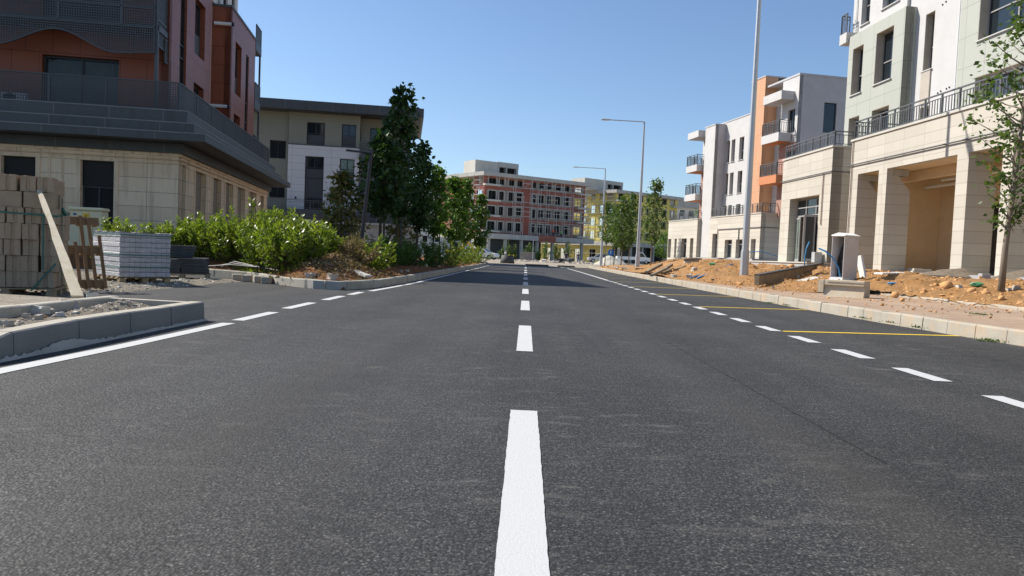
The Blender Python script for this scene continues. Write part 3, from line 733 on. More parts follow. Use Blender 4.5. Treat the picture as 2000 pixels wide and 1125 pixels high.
# upper storeys
fr = [(18-5.55, 18-2.7, 5.94, 8.03)]
m = MB(); m.wall((-18, 1.2, 0), X, Y, 18-.82, 5.93, 13.0, [(12.45, 15.3, 5.94, 8.03), (12.45, 15.3, 9.3, 11.4)], .3)
b1 = [(1.35, 2.3, 5.94, 12.6), (3.5, 5.15, 9.4, 11.9), (3.5, 5.15, 5.94, 8.1)]
m.wall((-.82, 1.2, 0), Y, NX, 6.25, 5.93, 13.0, b1, .3)
m.build('terracotta_wall', M['red_clad'], A)
b2 = [(9.2-9.0+.0, 9.2-9.0+1.0, 0, 0)]
m = MB(); m.wall((-1.4, 9.2, 0), X, Y, 1.1, 5.93, 12.9, (), .3)
bb = [(1.0, 2.45, 8.8, 11.5), (1.0, 2.45, 5.94, 7.75), (3.55, 4.3, 6.2, 11.5)]
m.wall((-.3, 9.2, 0), Y, NX, 6.0, 5.93, 12.9, bb, .3)
m.build('terracotta_bay', M['red_clad'], A)
box_part(A, 'bay_coping', 'metal_dark', (-1.4, -.26, 9.16, 15.22, 12.904, 13.02))
m = MB(); m.wall((-1.25, 7.46, 0), Y, NX, 8.0, 5.93, 13.0, [(.55, 1.15, 6.6, 11.2)], .25)
m.wall((-1.0, 9.6, 0), Y, NX, 4.0, 13.03, 16.4, [(.7, 1.7, 13.4, 15.9), (2.6, 3.4, 13.4, 15.9)], .25)
m.wall((-4, 9.6, 0), X, Y, 3., 13.03, 16.4, (), .25)
m.build('white_wall', M['white_render'], A)
m = MB(); m.wall((-18, 1.5, 0), X, Y, 16.9, 13.02, 17.1, (), .3); m.wall((-1.1, 1.5, 0), Y, NX, 8.09, 13.02, 17.1, (), .3); m.build('top_storey_wall', M['white_render'], A)
box_part(A, 'upper_core', 'void', (-17.9, -1.55, 1.55, 15.2, 5.94, 12.95), (-17.9, -1.45, 1.85, 12.6, 13.0, 16.9))
box_part(A, 'roof', 'metal_dark', (-18.2, -.75, 1.1, 12.6, 17.1, 17.35), (-18, -.6, 12.61, 13.8, 16.404, 16.6))
window(A, (-18, 1.2, 0), X, Y, fr[0], .22, 2, curtain=True, name='balcony_door')
window(A, (-18, 1.2, 0), X, Y, (12.45, 15.3, 9.31, 11.4), .22, 2)
window(A, (-.82, 1.2, 0), Y, NX, b1[0], .12, 1, [.15, .42, .5, .85], curtain=True)
window(A, (-.82, 1.2, 0), Y, NX, b1[1], .26, 2, None, low=.45); window(A, (-.82, 1.2, 0), Y, NX, b1[2], .26, 2)
window(A, (-.3, 9.2, 0), Y, NX, bb[0], .26, 2, low=.4); window(A, (-.3, 9.2, 0), Y, NX, bb[1], .26, 2); window(A, (-.3, 9.2, 0), Y, NX, bb[2], .08, 1, [.3, .5])
window(A, (-1.25, 7.46, 0), Y, NX, (.55, 1.15, 6.6, 11.2), .1, 1, .5)
for a, b in ((.7, 1.7), (2.6, 3.4)): window(A, (-1., 9.6, 0), Y, NX, (a, b, 13.4, 15.9), .12, 1)
for z, x in ((12.0, -.98), (7.85, -1.1)):
    m = MB(); m.tube([(x-.1, 9.0, z), (x+.75, 9.0, z)], .085, 10); o = m.build('vent_pipe', M['white_plastic'], A)
    m = MB(); m.tube([(x+.755, 9.0, z), (x+.86, 9.0, z)], .10, 10); m.build('vent_cap', M['black'], o)
# end balconies seen past the bay
for z in (6.4, 9.5, 12.9):
    box_part(A, 'balcony_slab', 'metal_dark', (-2.4, -.28, 15.25, 16.9, z-.5, z))
    mesh_panel(A, (-.30, 15.3), (-.30, 16.8), z+.03, z+1.0, .10, .06, 'balcony_panel')
box_part(A, 'balcony_post', 'metal_dark', (-.40, -.30, 16.75, 16.85, 5.94, 12.4))
m = MB(); m.wall((-2.2, 15.2, 0), Y, NX, 2.2, 5.93, 12.4, (), .2); m.build('end_wall', M['white_render'], A)
# hanging screens in front of the corner balcony
def wave(s): return 8.42-.30*math.cos((s-2.05)*2*math.pi/4.1)*-1 if False else 8.38+.36*math.cos((s-2.0)*2*math.pi/4.3) if s < 4.15 else 8.02+.1*smooth(4.15, 5.5, s)
mesh_panel(A, (-8.6, -.06), (-6.55, -.06), 8.1, 9.05, .085, .032, 'hanging_screen', lambda s: 8.15)
mesh_panel(A, (-6.5, -.06), (-.98, -.06), 8.0, 9.05, .085, .032, 'hanging_screen', wave)
for x0, x1 in ((-8.6, -4.45), (-4.4, -2.2), (-2.15, -.98)):
    mesh_panel(A, (x0, -.06), (x1, -.06), 9.11, 9.78, .085, .034, 'hanging_screen'); mesh_panel(A, (x0, -.06), (x1, -.06), 9.84, 11.6, .085, .034, 'hanging_screen')
mesh_panel(A, (-.92, .0), (-.92, 1.15), 8.45, 9.4, .085, .034, 'hanging_screen'); mesh_panel(A, (-.92, .0), (-.92, 1.15), 9.44, 11.6, .085, .034, 'hanging_screen')
mesh_panel(A, (-.88, .9), (-.88, 1.15), 8.0, 8.9, .085, .034, 'hanging_screen')
box_part(A, 'screen_post', 'metal_dark', (-.98, -.86, -.02, .10, 5.94, 9.0))
box_part(A, 'balcony_deck', 'metal_dark', (-17.5, -.86, .12, 1.19, 9.0, 9.22))
t = thing('air_conditioner', 'white air conditioner unit behind the punched balcony panels', 'air conditioner', A.matrix_basis @ Vector((-6.2, .55, 5.935)), rad(9.4)); t.scale = (1, 1, .62)
m = MB(); m.cbox(-.42, .42, -.16, .16, .05, .62, .02); m.build('casing', M['white_plastic'], t)
m = MB(); m.lathe([(.0, 0), (.22, 0), (.22, .015), (0, .015)], 16); g = m.build('fan_grille', M['black'], t); g.rotation_euler = (math.pi/2, 0, 0); g.location = (-.1, -.165, .34)
m = MB(); m.box(-.4, -.3, -.15, .15, 0, .049); m.box(.3, .4, -.15, .15, 0, .049); m.build('foot', M['black'], t)

# ------------------------------------------------------------------ white and olive block behind the trees
B = thing('apartment_building', 'olive and white panelled block with wide flat grey roof behind the dark trees', 'building', (-20.5, 63, 0), rad(9.4))
m = MB()
oh = [(6-1.95, 6-.6, 8.38, 9.93), (6-1.9, 6-.6, 5.0, 6.4), (6+1.15, 6+2.67, 9.72, 11.63), (6+4.1, 6+5.32, 9.72, 11.63)]
m.wall((-6, .30, 0), X, Y, 5.66, 0, 12.4, oh[:2], .3)
m.wall((-.34, 0, 0), X, Y, 6.0, 9.62, 12.4, [(o[0]-5.66, o[1]-5.66, o[2], o[3]) for o in oh[2:]], .3)
m.wall((5.67, .9, 0), X, Y, 4.4, 3.0, 12.4, [(.8, 2.2, 9.7, 11.6)], .3)
m.wall((10.07, .9, 0), Y, NX, 10, 0, 12.4, (), .3)
m.build('olive_wall', M['olive'], B)
m = MB(); wh = [(1.1+.34, 2.68+.34, 3.1, 8.69), (4.02+.34, 5.28+.34, 6.8, 8.63)]
m.wall((-.34, -.12, 0), X, Y, 6.0, 2.6, 9.60, wh, .35); m.build('white_wall', M['white_clad'], B)
box_part(B, 'panel_cap', 'metal_dark', (-.38, 5.7, -.15, .1, 9.604, 9.68))
for o in oh[:2]: window(B, (-6, .30, 0), X, Y, o, .15, 2, gm='glass')
for o in oh[2:]: window(B, (-.34, 0, 0), X, Y, (o[0]-5.66, o[1]-5.66, o[2]+.004, o[3]), .15, 2, .5, low=.46)
window(B, (-.34, -.12, 0), X, Y, (wh[0][0], wh[0][1], 6.8, 8.68), .15, 2, .5, low=.46)
window(B, (-.34, -.12, 0), X, Y, (wh[0][0], wh[0][1], 3.1, 5.1), .15, 2, curtain=False)
box_part(B, 'spandrel', 'dark_panel', (1.11, 2.67, .02, .1, 5.11, 6.79))
window(B, (-.34, -.12, 0), X, Y, wh[1], .15, 2, .5, low=.45, gm='glass_green')
window(B, (5.67, .9, 0), X, Y, (.8, 2.2, 9.7, 11.6), .15, 2)
box_part(B, 'core', 'void', (-6, 5.6, .66, 10, 0, 12.3), (5.62, 9.7, 1.25, 10, 0, 12.3))
box_part(B, 'roof', 'metal_fascia', (-6, 11.1, -1.3, 11, 12.42, 13.2)); box_part(B, 'soffit', 'dark_panel', (-5.8, 10.9, -1.1, 10.8, 12.40, 12.416))
for z in (9.2, 6.2): box_part(B, 'balcony_slab', 'metal_dark', (5.7, 10.5, -.6, .89, z-.55, z))
railing(B, [(5.75, -.55), (10.4, -.55), (10.4, .85)], 9.2, 1.0); railing(B, [(5.75, -.55), (10.4, -.55)], 6.2, 1.0)
m = MB(); m.box(.35, .45, -.30, -.13, 4.95, 5.15); m.build('wall_light', M['black'], B)
box_part(B, 'terrace_base', 'metal_dark', (-6, 11.0, -2.0, -.13, 3.12, 4.02)); box_part(B, 'terrace_ledge', 'concrete_pale', (-6, 11.2, -2.4, -.2, 2.9, 3.11))
railing(B, [(-5, -1.95), (11, -1.95)], 4.03, .75, gap=.13, post=2.2, bt=.012)
box_part(B, 'retaining_wall', 'dark_panel', (-6, 5.6, -2.2, -.5, -.2, 2.89)); box_part(B, 'garden_wall', 'stone_far', (5.61, 11.0, -2.15, -.5, -.2, 2.89))
m = MB(); m.tube([(-6, -2.3, 3.7), (11, -2.3, 3.7)], .035, 6); m.tube([(-6, -2.3, 3.4), (11, -2.3, 3.4)], .03, 6)
for k in range(6): m.tube([(-5+3.1*k, -2.3, 3.1), (-5+3.1*k, -2.3, 3.8)], .06, 6)
m.build('handrail', M['rail'], B)

# ------------------------------------------------------------------ right-hand building with the arcade
R = thing('arcade_building', 'cream travertine arcade under white and sage green storeys', 'building', (13.87, 32, 0), rad(-85))
arc = [(.63, 2.19), (2.76, 6.86), (7.43, 8.97), (9.40, 13.2), (13.8, 17)]
m = MB(); m.wall((0, 0, 0), X, Y, 18, .3, 6.38, [(a, b, .3, 4.93) for a, b in arc], .26)
m.wall((.0, .262, 0), Y, X, 4.0, .3, 6.38, (), .2)
m.build('arcade_wall', M['stone_right'], R)
for a, b in [(-.0, .63), (2.19, 2.76), (6.86, 7.43), (8.97, 9.40), (13.2, 13.8)]:
    if a <= 0: a = .21
    m = MB(); m.extr([(.262, .3), (1.0, .3), (1.0, 4.05), (.48, 4.66), (.262, 4.66)], 0, a+.002, b); m.build('pillar', M['stone_right'], R)
box_part(R, 'ledge_coping', 'concrete_pale', (-.04, 18, -.05, .3, 6.384, 6.47))
for b in (.63, 2.76, 7.43, 9.40, 13.8): box_part(R, 'concrete_beam', 'concrete', (b-.4, b-.002, .27, .9, 4.665, 4.925))
box_part(R, 'ceiling_beam', 'plaster', (.22, 18, 1.3, 1.5, 4.55, 4.925))
box_part(R, 'soffit', 'plaster', (.21, 18, .265, 4.0, 4.935, 4.97))
m = MB(); m.wall((0.21, 4.0, 0), X, Y, 17.8, .6, 4.93, [(2.9, 4.6, .9, 3.7), (9.6, 11.5, .9, 3.8)], .2); m.wall((.205, 1.0, 0), Y, NX, 3., .6, 4.93, (), .1)
m.wall((7.9, 1.2, 0), Y, NX, 2.8, .6, 4.93, (), .15); m.build('inner_wall', M['plaster'], R)
for h in ((2.9, 4.6, .9, 3.7), (9.6, 11.5, .9, 3.8)): window(R, (.21, 4.0, 0), X, Y, h, .1, 2, .72, name='shop_door')
m = MB(); m.tube([(.4, 3.2, 4.55), (7.8, 3.2, 4.55)], .07, 8); m.build('ceiling_pipe', M['white_plastic'], R)
m = MB(); m.tube([(2.6, 2.4, 4.60), (7.2, 2.4, 4.60)], .05, 8); m.build('ceiling_pipe', M['white_plastic'], R)
box_part(R, 'terrace_floor', 'concrete_pale', (.2, 18, .26, 4.2, 6.1, 6.36))
box_part(R, 'arcade_floor', 'concrete_pale', (-.1, 18, -.55, 4.2, .2, .86))
box_part(R, 'floor_edge', 'concrete_blue', (-.1, 18, -.66, -.552, .2, .875))
m = MB(); m.tube([(-.3, -.07, 5.36), (18, -.07, 5.36)], .028, 6)
for k in range(16): m.bar((.2+1.2*k, 0, 5.36), (.2+1.2*k, -.1, 5.36), .03)
m.build('service_pipe', M['rail'], R)
m = MB(); m.tube([(.16, -.04, .9), (.16, -.04, 6.4)], .022, 6); m.build('downpipe', M['rust_pipe'], R)
railing(R, [(.03, 3.4), (.03, .1), (18, .1)], 6.47, .78, gap=.15, post=.95, bt=.025, pt=.055)
# upper storeys
bay = [(.39, 1.35, 9.33, 11.6), (.39, 1.35, 6.5, 8.25), (2.4, 3.78, 9.4, 11.75), (2.4, 3.78, 6.5, 8.25)]
m = MB(); m.wall((-4.55, 2.0, 0), X, Y, 4.58, 5.2, 12.28, bay, .40)
m.wall((.03, 2.001, 0), Y, NX, .6, 5.2, 12.28, (), .1)
gw = [(1.05, 4.2, 9.65, 12.6), (1.05, 4.2, 6.5, 8.3)]
m.wall((3.05, 2.4, 0), X, Y, 15, 5.2, 19, gw, .42); m.build('sage_wall', M['green_clad'], R)
m = MB(); ww = [(1.38, 2.0, 9.35, 11.74), (1.38, 2.0, 6.5, 7.85)]
m.wall((-.7, 2.5, 0), X, Y, 3.74, 5.2, 19, [(a, b, c, d) for a, b, c, d in ww]+[(1.38, 2.0, 12.9, 15.2)], .40)
tw = [(.75, 1.5, 12.75, 15), (2.55, 3.9, 12.95, 15.2)]
m.wall((-5.0, 2.36, 0), X, Y, 4.5, 12.30, 19, tw, .3); m.wall((-5.0, 2.362, 0), Y, X, 8, 5.2, 19, (), .2)
m.box(-5.25, -4.6, 1.85, 2.355, 12.05, 12.55)
m.build('stucco_wall', M['stucco_white'], R)
railing(R, [(-5.2, 2.3), (-5.2, 1.9), (-4.7, 1.9)], 12.56, .95)
box_part(R, 'reveal_panel', 'stucco_taupe', (.69, 1.29, 2.44, 2.6, 7.95, 9.28))
def reveal(par, o, h, d, mat='stucco_taupe'):
    u0, u1, z0, z1 = h; x0, y0 = o; e = .004; w_ = .02; m = MB()
    m.extr([(x0+u0+e, z0+e), (x0+u0+w_, z0+w_), (x0+u0+w_, z1-w_), (x0+u1-w_, z1-w_), (x0+u1-w_, z0+w_), (x0+u1-e, z0+e), (x0+u1-e, z1-e), (x0+u0+e, z1-e)], 1, y0+.003, y0+d); m.build('reveal', M[mat], par)
for h in bay: reveal(R, (-4.55, 2.0), h, .33)
for h in ww+[(1.38, 2.0, 12.9, 15.2)]: reveal(R, (-.7, 2.5), h, .27)
for h in gw: reveal(R, (3.05, 2.4), h, .33)
for h in bay: window(R, (-4.55, 2.0, 0), X, Y, h, .36, 1, .42, fm='frame_pale', fw=.06, sill='stucco_white')
for h in ww+[(1.38, 2.0, 12.9, 15.2)]: window(R, (-.7, 2.5, 0), X, Y, h, .30, 1, .42, fm='frame_pale', fw=.05, sill='stucco_white')
for h in gw: window(R, (3.05, 2.4, 0), X, Y, h, .36, 2, .35, fm='frame_pale', fw=.06, sill='stucco_white')
for h in tw: window(R, (-5, 2.36, 0), X, Y, h, .25, 1, .42, fm='frame_pale', fw=.05, sill='stucco_white')
m = MB()
for x, z in ((1.75, 11.8), (1.95, 11.85), (2.15, 12.4), (2.35, 12.4), (1.82, 8.22), (2.0, 8.26), (2.35, 8.28), (2.52, 8.3)): m.tube([(x, 2.47, z), (x, 2.52, z)], .035, 8)
m.build('vent_hole', M['black'], R)
for q in ((3.0, 2.38, 6.5), (-4.62, 2.3, 12.3)):
    m = MB(); m.tube([q, (q[0], q[1], 17)], .03, 6); m.build('wall_pipe', M['white_plastic'], R)
box_part(R, 'core', 'void', (-4.75, 17, 2.95, 10, 6.4, 18.8), (.3, 17, 4.3, 10, .5, 6.3)); box_part(R, 'roof', 'stucco_grey', (-5.1, 18, 2.3, 10.2, 19.0, 19.3))
# travertine shop wing next to it
D = thing('shop_wing', 'travertine shop wing with open glass double doors and a terrace railing on top', 'building', (13.87, 32, 0), rad(-85))
m = MB(); m.wall((-6.75, 0, 0), X, Y, 5.13, .4, 6.40, [(1.02, 4.10, 1.14, 4.33)], .5); m.wall((-1.62, .001, 0), Y, NX, 3.6, .4, 6.40, (), .3); m.wall((-6.75, .501, 0), Y, X, 3.5, .4, 6.4, (), .3)
m.build('wall', M['stone_right'], D)
box_part(D, 'coping', 'concrete_pale', (-6.79, -1.58, -.05, 3.6, 6.404, 6.49))
railing(D, [(-6.7, .1), (-1.7, .1), (-1.7, 3.4)], 6.49, .66, gap=.2, post=.75, bt=.022, pt=.055)
box_part(D, 'room', 'void', (-6.4, -1.95, 1.6, 3.5, .5, 6.3))
m = MB(); m.wall((-6.75, 1.55, 0), X, Y, 5.1, .4, 6.2, (), .03); m.build('inner_wall', M['plaster'], D)
tr_ = window(D, (-6.75, 0, 0), X, Y, (1.03, 4.09, 3.42, 4.32), .42, 3, .5, fm='frame_pale', name='transom_window')
def door_leaf(hx, hy, ang, mat='glass_green'):
    f = MB(); g = MB()
    f.box(0, 1.0, -.025, .025, 0, .14); f.box(0, 1.0, -.025, .025, 2.12, 2.22); f.box(0, .09, -.025, .025, .141, 2.119); f.box(.91, 1.0, -.025, .025, .141, 2.119)
    f.box(.46, .52, -.025, .025, .141, 2.119)
    o = f.build('door', M['frame_pale'], D); o.location = (hx, hy, 1.17); o.rotation_euler = (0, 0, ang)
    g.box(.091, .459, -.008, .008, .141, 2.119); g.box(.521, .909, -.008, .008, .141, 2.119); g.build('pane', M[mat], o)
    h = MB(); h.tube([(.86, -.07, .7), (.86, -.07, 1.5)], .016, 6); h.bar((.86, -.03, .75), (.86, -.07, .75), .02); h.bar((.86, -.03, 1.45), (.86, -.07, 1.45), .02); h.build('handle', M['rail'], o)
door_leaf(-5.70, .40, rad(-14)); door_leaf(-3.75, .40, rad(75)); door_leaf(-2.72, .42, rad(-100), 'glass')
m = MB(); m.tube([(-6.9, -.06, 5.30), (-1.55, -.06, 5.30), (-1.55, 1.5, 5.30)], .026, 6); m.build('service_pipe', M['rail'], D)
m = MB(); m.tube([(-2.3, -.04, 2.9), (-2.3, -.04, 5.3)], .025, 6); m.build('downpipe', M['rust_pipe'], D)
box_part(D, 'plinth', 'concrete_blue', (-7.6, -1.1, -1.15, -.004, .3, 1.08)); box_part(D, 'doorstep', 'concrete_pale', (-7.65, -1.05, -1.2, -.002, 1.084, 1.14))
box_part(D, 'stone_post', 'concrete_blue', (-2.15, -1.85, -.45, -.1, 1.141, 1.62))

# ------------------------------------------------------------------ grey, white and orange block further along
C = thing('apartment_building', 'grey, white and orange stucco block with railed balconies above pale shops', 'building', (18.07, 57, 0), rad(-78))
eh = [(.66, 1.64, 1.4, 3.5), (3.0, 4.27, 1.4, 2.95), (4.95, 6.15, 1.4, 2.95), (7.37, 8.1, 1.4, 2.95)]
m = MB(); m.wall((-8.7, 0, 0), X, Y, 8.7, .2, 4.92, eh, .4); m.wall((0, .001, 0), Y, NX, 5, .2, 4.92, [(1.75, 2.5, 1.4, 2.95)], .3)
fo = [(.1, .85, 1.3, 3.18), (1.7, 2.2, 1.3, 3.18), (3.3, 4.5, 1.3, 3.18), (5.3, 6.0, 1.3, 3.18)]
m.wall((-17.9, 0, 0), X, Y, 6.7, .2, 4.92, fo, .4); m.wall((-11.2, .001, 0), Y, NX, 5, .2, 4.92, (), .3); m.wall((-8.7, .401, 0), Y, X, 4, .2, 4.92, (), .3); m.wall((-17.9, .401, 0), Y, X, 4, .2, 4.92, (), .3)
m.build('shop_wall', M['stone_far'], C)
for i, h in enumerate(eh): window(C, (-8.7, 0, 0), X, Y, h, .32, 2 if i else 1, .75, fm='frame_pale', name='shop_window')
window(C, (0, 0, 0), Y, NX, (1.75, 2.5, 1.4, 2.95), .2, 1, name='door')
for h in fo: window(C, (-17.9, 0, 0), X, Y, h, .32, 1, .75, fm='frame_pale', name='shop_window')
box_part(C, 'coping', 'concrete_pale', (-8.74, .04, -.05, 5, 4.924, 5.0), (-17.94, -11.16, -.05, 5, 4.924, 5.0))
box_part(C, 'shop_core', 'void', (-8.35, -.35, .75, 5, .3, 4.9), (-17.5, -11.55, .75, 5, .3, 4.9))
railing(C, [(-8.6, .1), (-.05, .1), (-.05, 1.4)], 5.0, .75, gap=.22, post=.8, bt=.03, pt=.06); railing(C, [(-17.8, .1), (-11.3, .1), (-11.3, 2)], 5.0, .75, gap=.25, post=1., bt=.03, pt=.06)
m = MB(); m.tube([(-7.0, -.06, 3.85), (.05, -.06, 3.85), (.05, 3, 3.85)], .03, 6); m.tube([(-7.0, -.06, 1.4), (-7.0, -.06, 3.85)], .03, 6); m.tube([(-3.3, -.05, 2.9), (-3.3, -.05, 3.85)], .04, 6); m.build('service_pipe', M['rail'], C)
box_part(C, 'plinth', 'concrete_blue', (-8.6, 1.5, -1.4, -.02, .4, 1.38))
# grey end block
m = MB(); m.wall((1.94, 1.401, 0), Y, NX, 7.5, 4.6, 15.2, [(2.15, 3.2, 11.1, 13.35)], .3); m.build('grey_wall', M['stucco_grey'], C)
window(C, (1.94, 1.4, 0), Y, NX, (2.15, 3.2, 11.1, 13.35), .12, 1)
m = MB(); m.wall((-.3, 1.4, 0), X, Y, 2.24, 4.6, 15.2, [(.9, 1.9, 11.02, 12.8)], .3)
m.wall((-2.6, 2.3, 0), X, Y, 2.3, 4.6, 15.2, [(.55, 1.55, 10.2, 11.9), (.55, 1.55, 7.3, 9.0), (.55, 1.55, 5.1, 6.2)], .3); m.wall((-.3, 1.71, 0), Y, X, .6, 4.6, 15.2, (), .1)
m.wall((-11.2, 1.4, 0), X, Y, 6.45, 4.6, 13.55, [(a, b, c, d) for a, b in ((2.0, 2.75), (3.05, 3.7), (4.45, 5.25)) for c, d in ((9.9, 11.85), (7.05, 8.95), (5.0, 6.1))], .3)
m.build('white_wall', M['stucco_white'], C)
for a, b in ((2.0, 2.75), (3.05, 3.7), (4.45, 5.25)):
    for c, d_ in ((9.9, 11.85), (7.05, 8.95), (5.01, 6.1)): window(C, (-11.2, 1.4, 0), X, Y, (a, b, c, d_), .26, 1, .42, fm='frame_pale', sill='stucco_white', fw=.05)
for c, d_ in ((10.2, 11.9), (7.3, 9.0), (5.1, 6.2)): window(C, (-2.6, 2.3, 0), X, Y, (.55, 1.55, c, d_), .2, 2, .42, fm='frame_pale', fw=.05)
window(C, (-.3, 1.4, 0), X, Y, (.9, 1.9, 11.02, 12.8), .2, 2, fm='frame')
m = MB(); m.wall((-4.75, 1.2, 0), X, Y, 2.15, 4.6, 16.1, (), .3); m.wall((-2.6, 1.201, 0), Y, NX, 1.1, 4.6, 16.1, (), .3); m.build('orange_tower', M['orange_panel'], C)
m = MB(); m.wall((1.95, .6, 0), X, Y, .01, 4.6, 4.7, (), .01)
box_part(C, 'rose_wall', 'rose', (-.28, 1.93, 1.36, 1.396, 4.7, 10.25), (-13.9, -11.5, 1.36, 1.6, 4.7, 10.0)); box_part(C, 'orange_pier', 'orange_plain', (-11.5, -11.22, .7, 1.39, 4.7, 9.6))
m = MB(); m.wall((-13.9, 1.4, 0), X, Y, 2.4, 10.0, 13.0, [(.9, 1.8, 10.3, 12.3)], .3); m.wall((-11.3, .35, 0), X, Y, 2., .2, 13.3, (), .3); m.build('white_wall', M['stucco_white'], C)
window(C, (-13.9, 1.4, 0), X, Y, (.9, 1.8, 10.3, 12.3), .15, 1)
m = MB(); m.wall((-9.3, .351, 0), Y, NX, 1.1, .2, 13.3, (), .3); m.build('grey_wall', M['stucco_grey'], C)
box_part(C, 'dark_opening', 'void', (.95, 1.9, 1.33, 1.358, 7.85, 9.6), (.95, 1.9, 1.33, 1.358, 5.0, 6.5), (-12.9, -12.1, 1.33, 1.358, 7.4, 9.3), (-12.9, -12.1, 1.33, 1.358, 5.0, 6.6))
for x0, x1, y0, y1, z0, z1, mt in ((-1.2, 1.4, .3, 1.39, 13.45, 14.1, 'stucco_white'), (-1.2, 1.3, .3, 1.35, 10.35, 11.0, 'stucco_white'), (-1.2, 1.3, .3, 1.35, 7.2, 7.82, 'orange_plain'),
                                  (-13.9, -11.6, -.2, 1.35, 12.55, 13.15, 'stucco_white'), (-13.9, -11.6, -.2, 1.35, 9.4, 10.0, 'stucco_white'), (-13.9, -11.6, -.2, 1.35, 6.7, 7.3, 'stucco_white')):
    box_part(C, 'balcony_slab', mt, (x0, x1, y0, y1, z0, z1)); box_part(C, 'slab_underside', 'orange_plain' if z0 < 12 else 'stucco_grey', (x0+.05, x1-.05, y0+.05, y1-.02, z0-.02, z0-.003))
    if z0 < 12: railing(C, [(x0+.05, y1-.05), (x0+.05, y0+.05), (x1-.05, y0+.05), (x1-.05, y1-.05)], z1, .95, gap=.16, post=.8, bt=.03, pt=.06)
box_part(C, 'core', 'void', (-11, 1.6, 2.65, 8, 4.7, 13.4), (-4.4, 1.6, 2.65, 8, 13.4, 15.1)); box_part(C, 'roof', 'stucco_grey', (-2.6, 1.98, 1.36, 8.8, 15.204, 15.35), (-11.25, -4.8, 1.36, 8.6, 13.554, 13.65), (-11.35, -9.26, .31, 1.35, 13.304, 13.4), (-4.8, -2.56, 1.16, 3, 16.104, 16.2))
m = MB(); m.wall((-4.7, 1.51, 0), Y, X, 4, 13.6, 16.1, (), .3); m.wall((-13.9, 1.701, 0), Y, X, 5, 4.6, 13, (), .3); m.build('side_wall', M['stucco_grey'], C)
# ------------------------------------------------------------------ unfinished blocks at the end of the road
def frame_block(name, label, loc, rz, mat, band, W_, nfl, wins, lefta, LW, H0=5.2, ph=3.2, loggia=None, front_mat=None):
    T = thing(name, label, 'building', (*loc, 0), rz); top = H0+ph*nfl
    holes = []
    for k in range(nfl):
        z = H0+ph*k
        for a, b in wins: holes.append((a, b, z+.75, z+2.55))
    m = MB(); m.wall((0, 0, 0), X, Y, W_, H0, top-.9, holes, .35); m.build('front_wall', M[front_mat or mat], T)
    if band:
        m = MB()
        for k in range(nfl+1):
            z0 = H0+ph*k-.38 if k else H0; z1 = H0+ph*k+(.28 if k < nfl else -.9+.001)
            if k == nfl: z0, z1 = top-1.3, top-.9
            m.box(.5, W_-.4, -.06, -.003, z0, z1)
        m.box(0, .49, -.062, -.003, H0, top-.9); m.box(9.6, 11.6, -.062, -.003, H0, top-.9) if W_ > 20 else None
        m.box(W_-3.6, W_-3.0, -.062, -.003, H0, top-.9); m.box(W_-.39, W_, -.062, -.003, H0, top-.9)
        m.build('insulation_band', M[band], T)
    for a, b, c, d in holes:
        m = MB()
        m.bar((a, .2, c+.05), (b, .2, c+.05), .07)
        for q in (a+.06, (a+b)/2, b-.06): m.bar((q, .2, c+.08), (q, .2, d), .07)
        f = m.build('window', M['metal_dark'], T)
        m = MB(); m.extr([(a-.2, c), (a-.002, c), (a-.002, d), (b+.002, d), (b+.002, c), (b+.2, c), (b+.22, d+.2), (a-.22, d+.2)], 1, -.075, -.064)
        m.build('surround', M['concrete'], f)
    u = Vector((math.cos(lefta), math.sin(lefta), 0)); nin = Vector((u.y, -u.x, 0))
    lh = [(a, b, H0+ph*k+.75, H0+ph*k+2.6) for k in range(nfl) for a, b in ((.9, 2.7), (3.8, 5.2), (6.6, 8.0), (9.5, 11)) if b < LW]
    m = MB(); m.wall(u*LW, -u, nin, LW, H0, top-.9, [(LW-b, LW-a, c, d) for a, b, c, d in lh], .35); m.build('side_wall', M[mat], T)
    # slabs and roof
    c = u*LW; m = MB()
    def slab(z0, z1, ov):
        pts = [Vector((0, 0, 0)), Vector((W_, 0, 0)), Vector((W_, 10, 0)), c+Vector((3, 9, 0)), c]
        o0 = (u*-0 - nin*ov + Vector((0, -ov, 0)))
        P_ = [(-ov*.9, -ov), (W_+ov, -ov), (W_+ov, 12), (c.x+6, c.y+4), (c.x-ov, c.y-ov*.3)]
        m.prism(P_, z0, z1)
    slab(top-.9, top-.12, 1.1); slab(H0-1.05, H0-.004, 1.8); m.build('roof', M['concrete'], T)
    m = MB()
    for k in range(int(W_/1.2)): m.box(-.8+1.2*k, -.72+1.2*k, -1.14, -1.1, top-.85, top-.15)
    m.box(-1.0, W_+1.1, -1.15, -1.1, top-.5, top-.43); m.build('formwork', M['scaffold'], T)
    for k in range(1, nfl+1):
        z = H0+ph*k-ph+.3
        box_part(T, 'balcony_slab', 'concrete_pale', (-.5, 3.4, -1.1, -.08, z, z+.35), (W_-2.6, W_+1.0, -1.1, -.08, z-.1, z+.25))
    x = .6
    while x < W_+1.2: box_part(T, 'column', 'concrete', (x, x+.55, -1.2, -.65, -.1, H0-1.06)); x += 4.1
    box_part(T, 'ground_floor_wall', 'dark_panel', (.2, W_*.62, 2.2, 2.5, -.1, H0-1.06)); box_part(T, 'dark_interior', 'void', (.4, W_-3.9, .6, 1.0, H0, top-1.0))
    return T
wr = [(.95, 2.75), (3.6, 4.75), (5.9, 7.3), (8.0, 9.4), (12.0, 13.0), (13.75, 15.1), (15.95, 17.1), (18.2, 19.6), (20.7, 22.0), (23.6, 25.6)]
RB = frame_block('unfinished_building', 'five storey shell with red insulation boards, grey block infill and scaffolding', (-9.14, 152), rad(34), 'insul_red', 'insul_red', 26.5, 4, wr, rad(96), 16, front_mat='brick_grey')
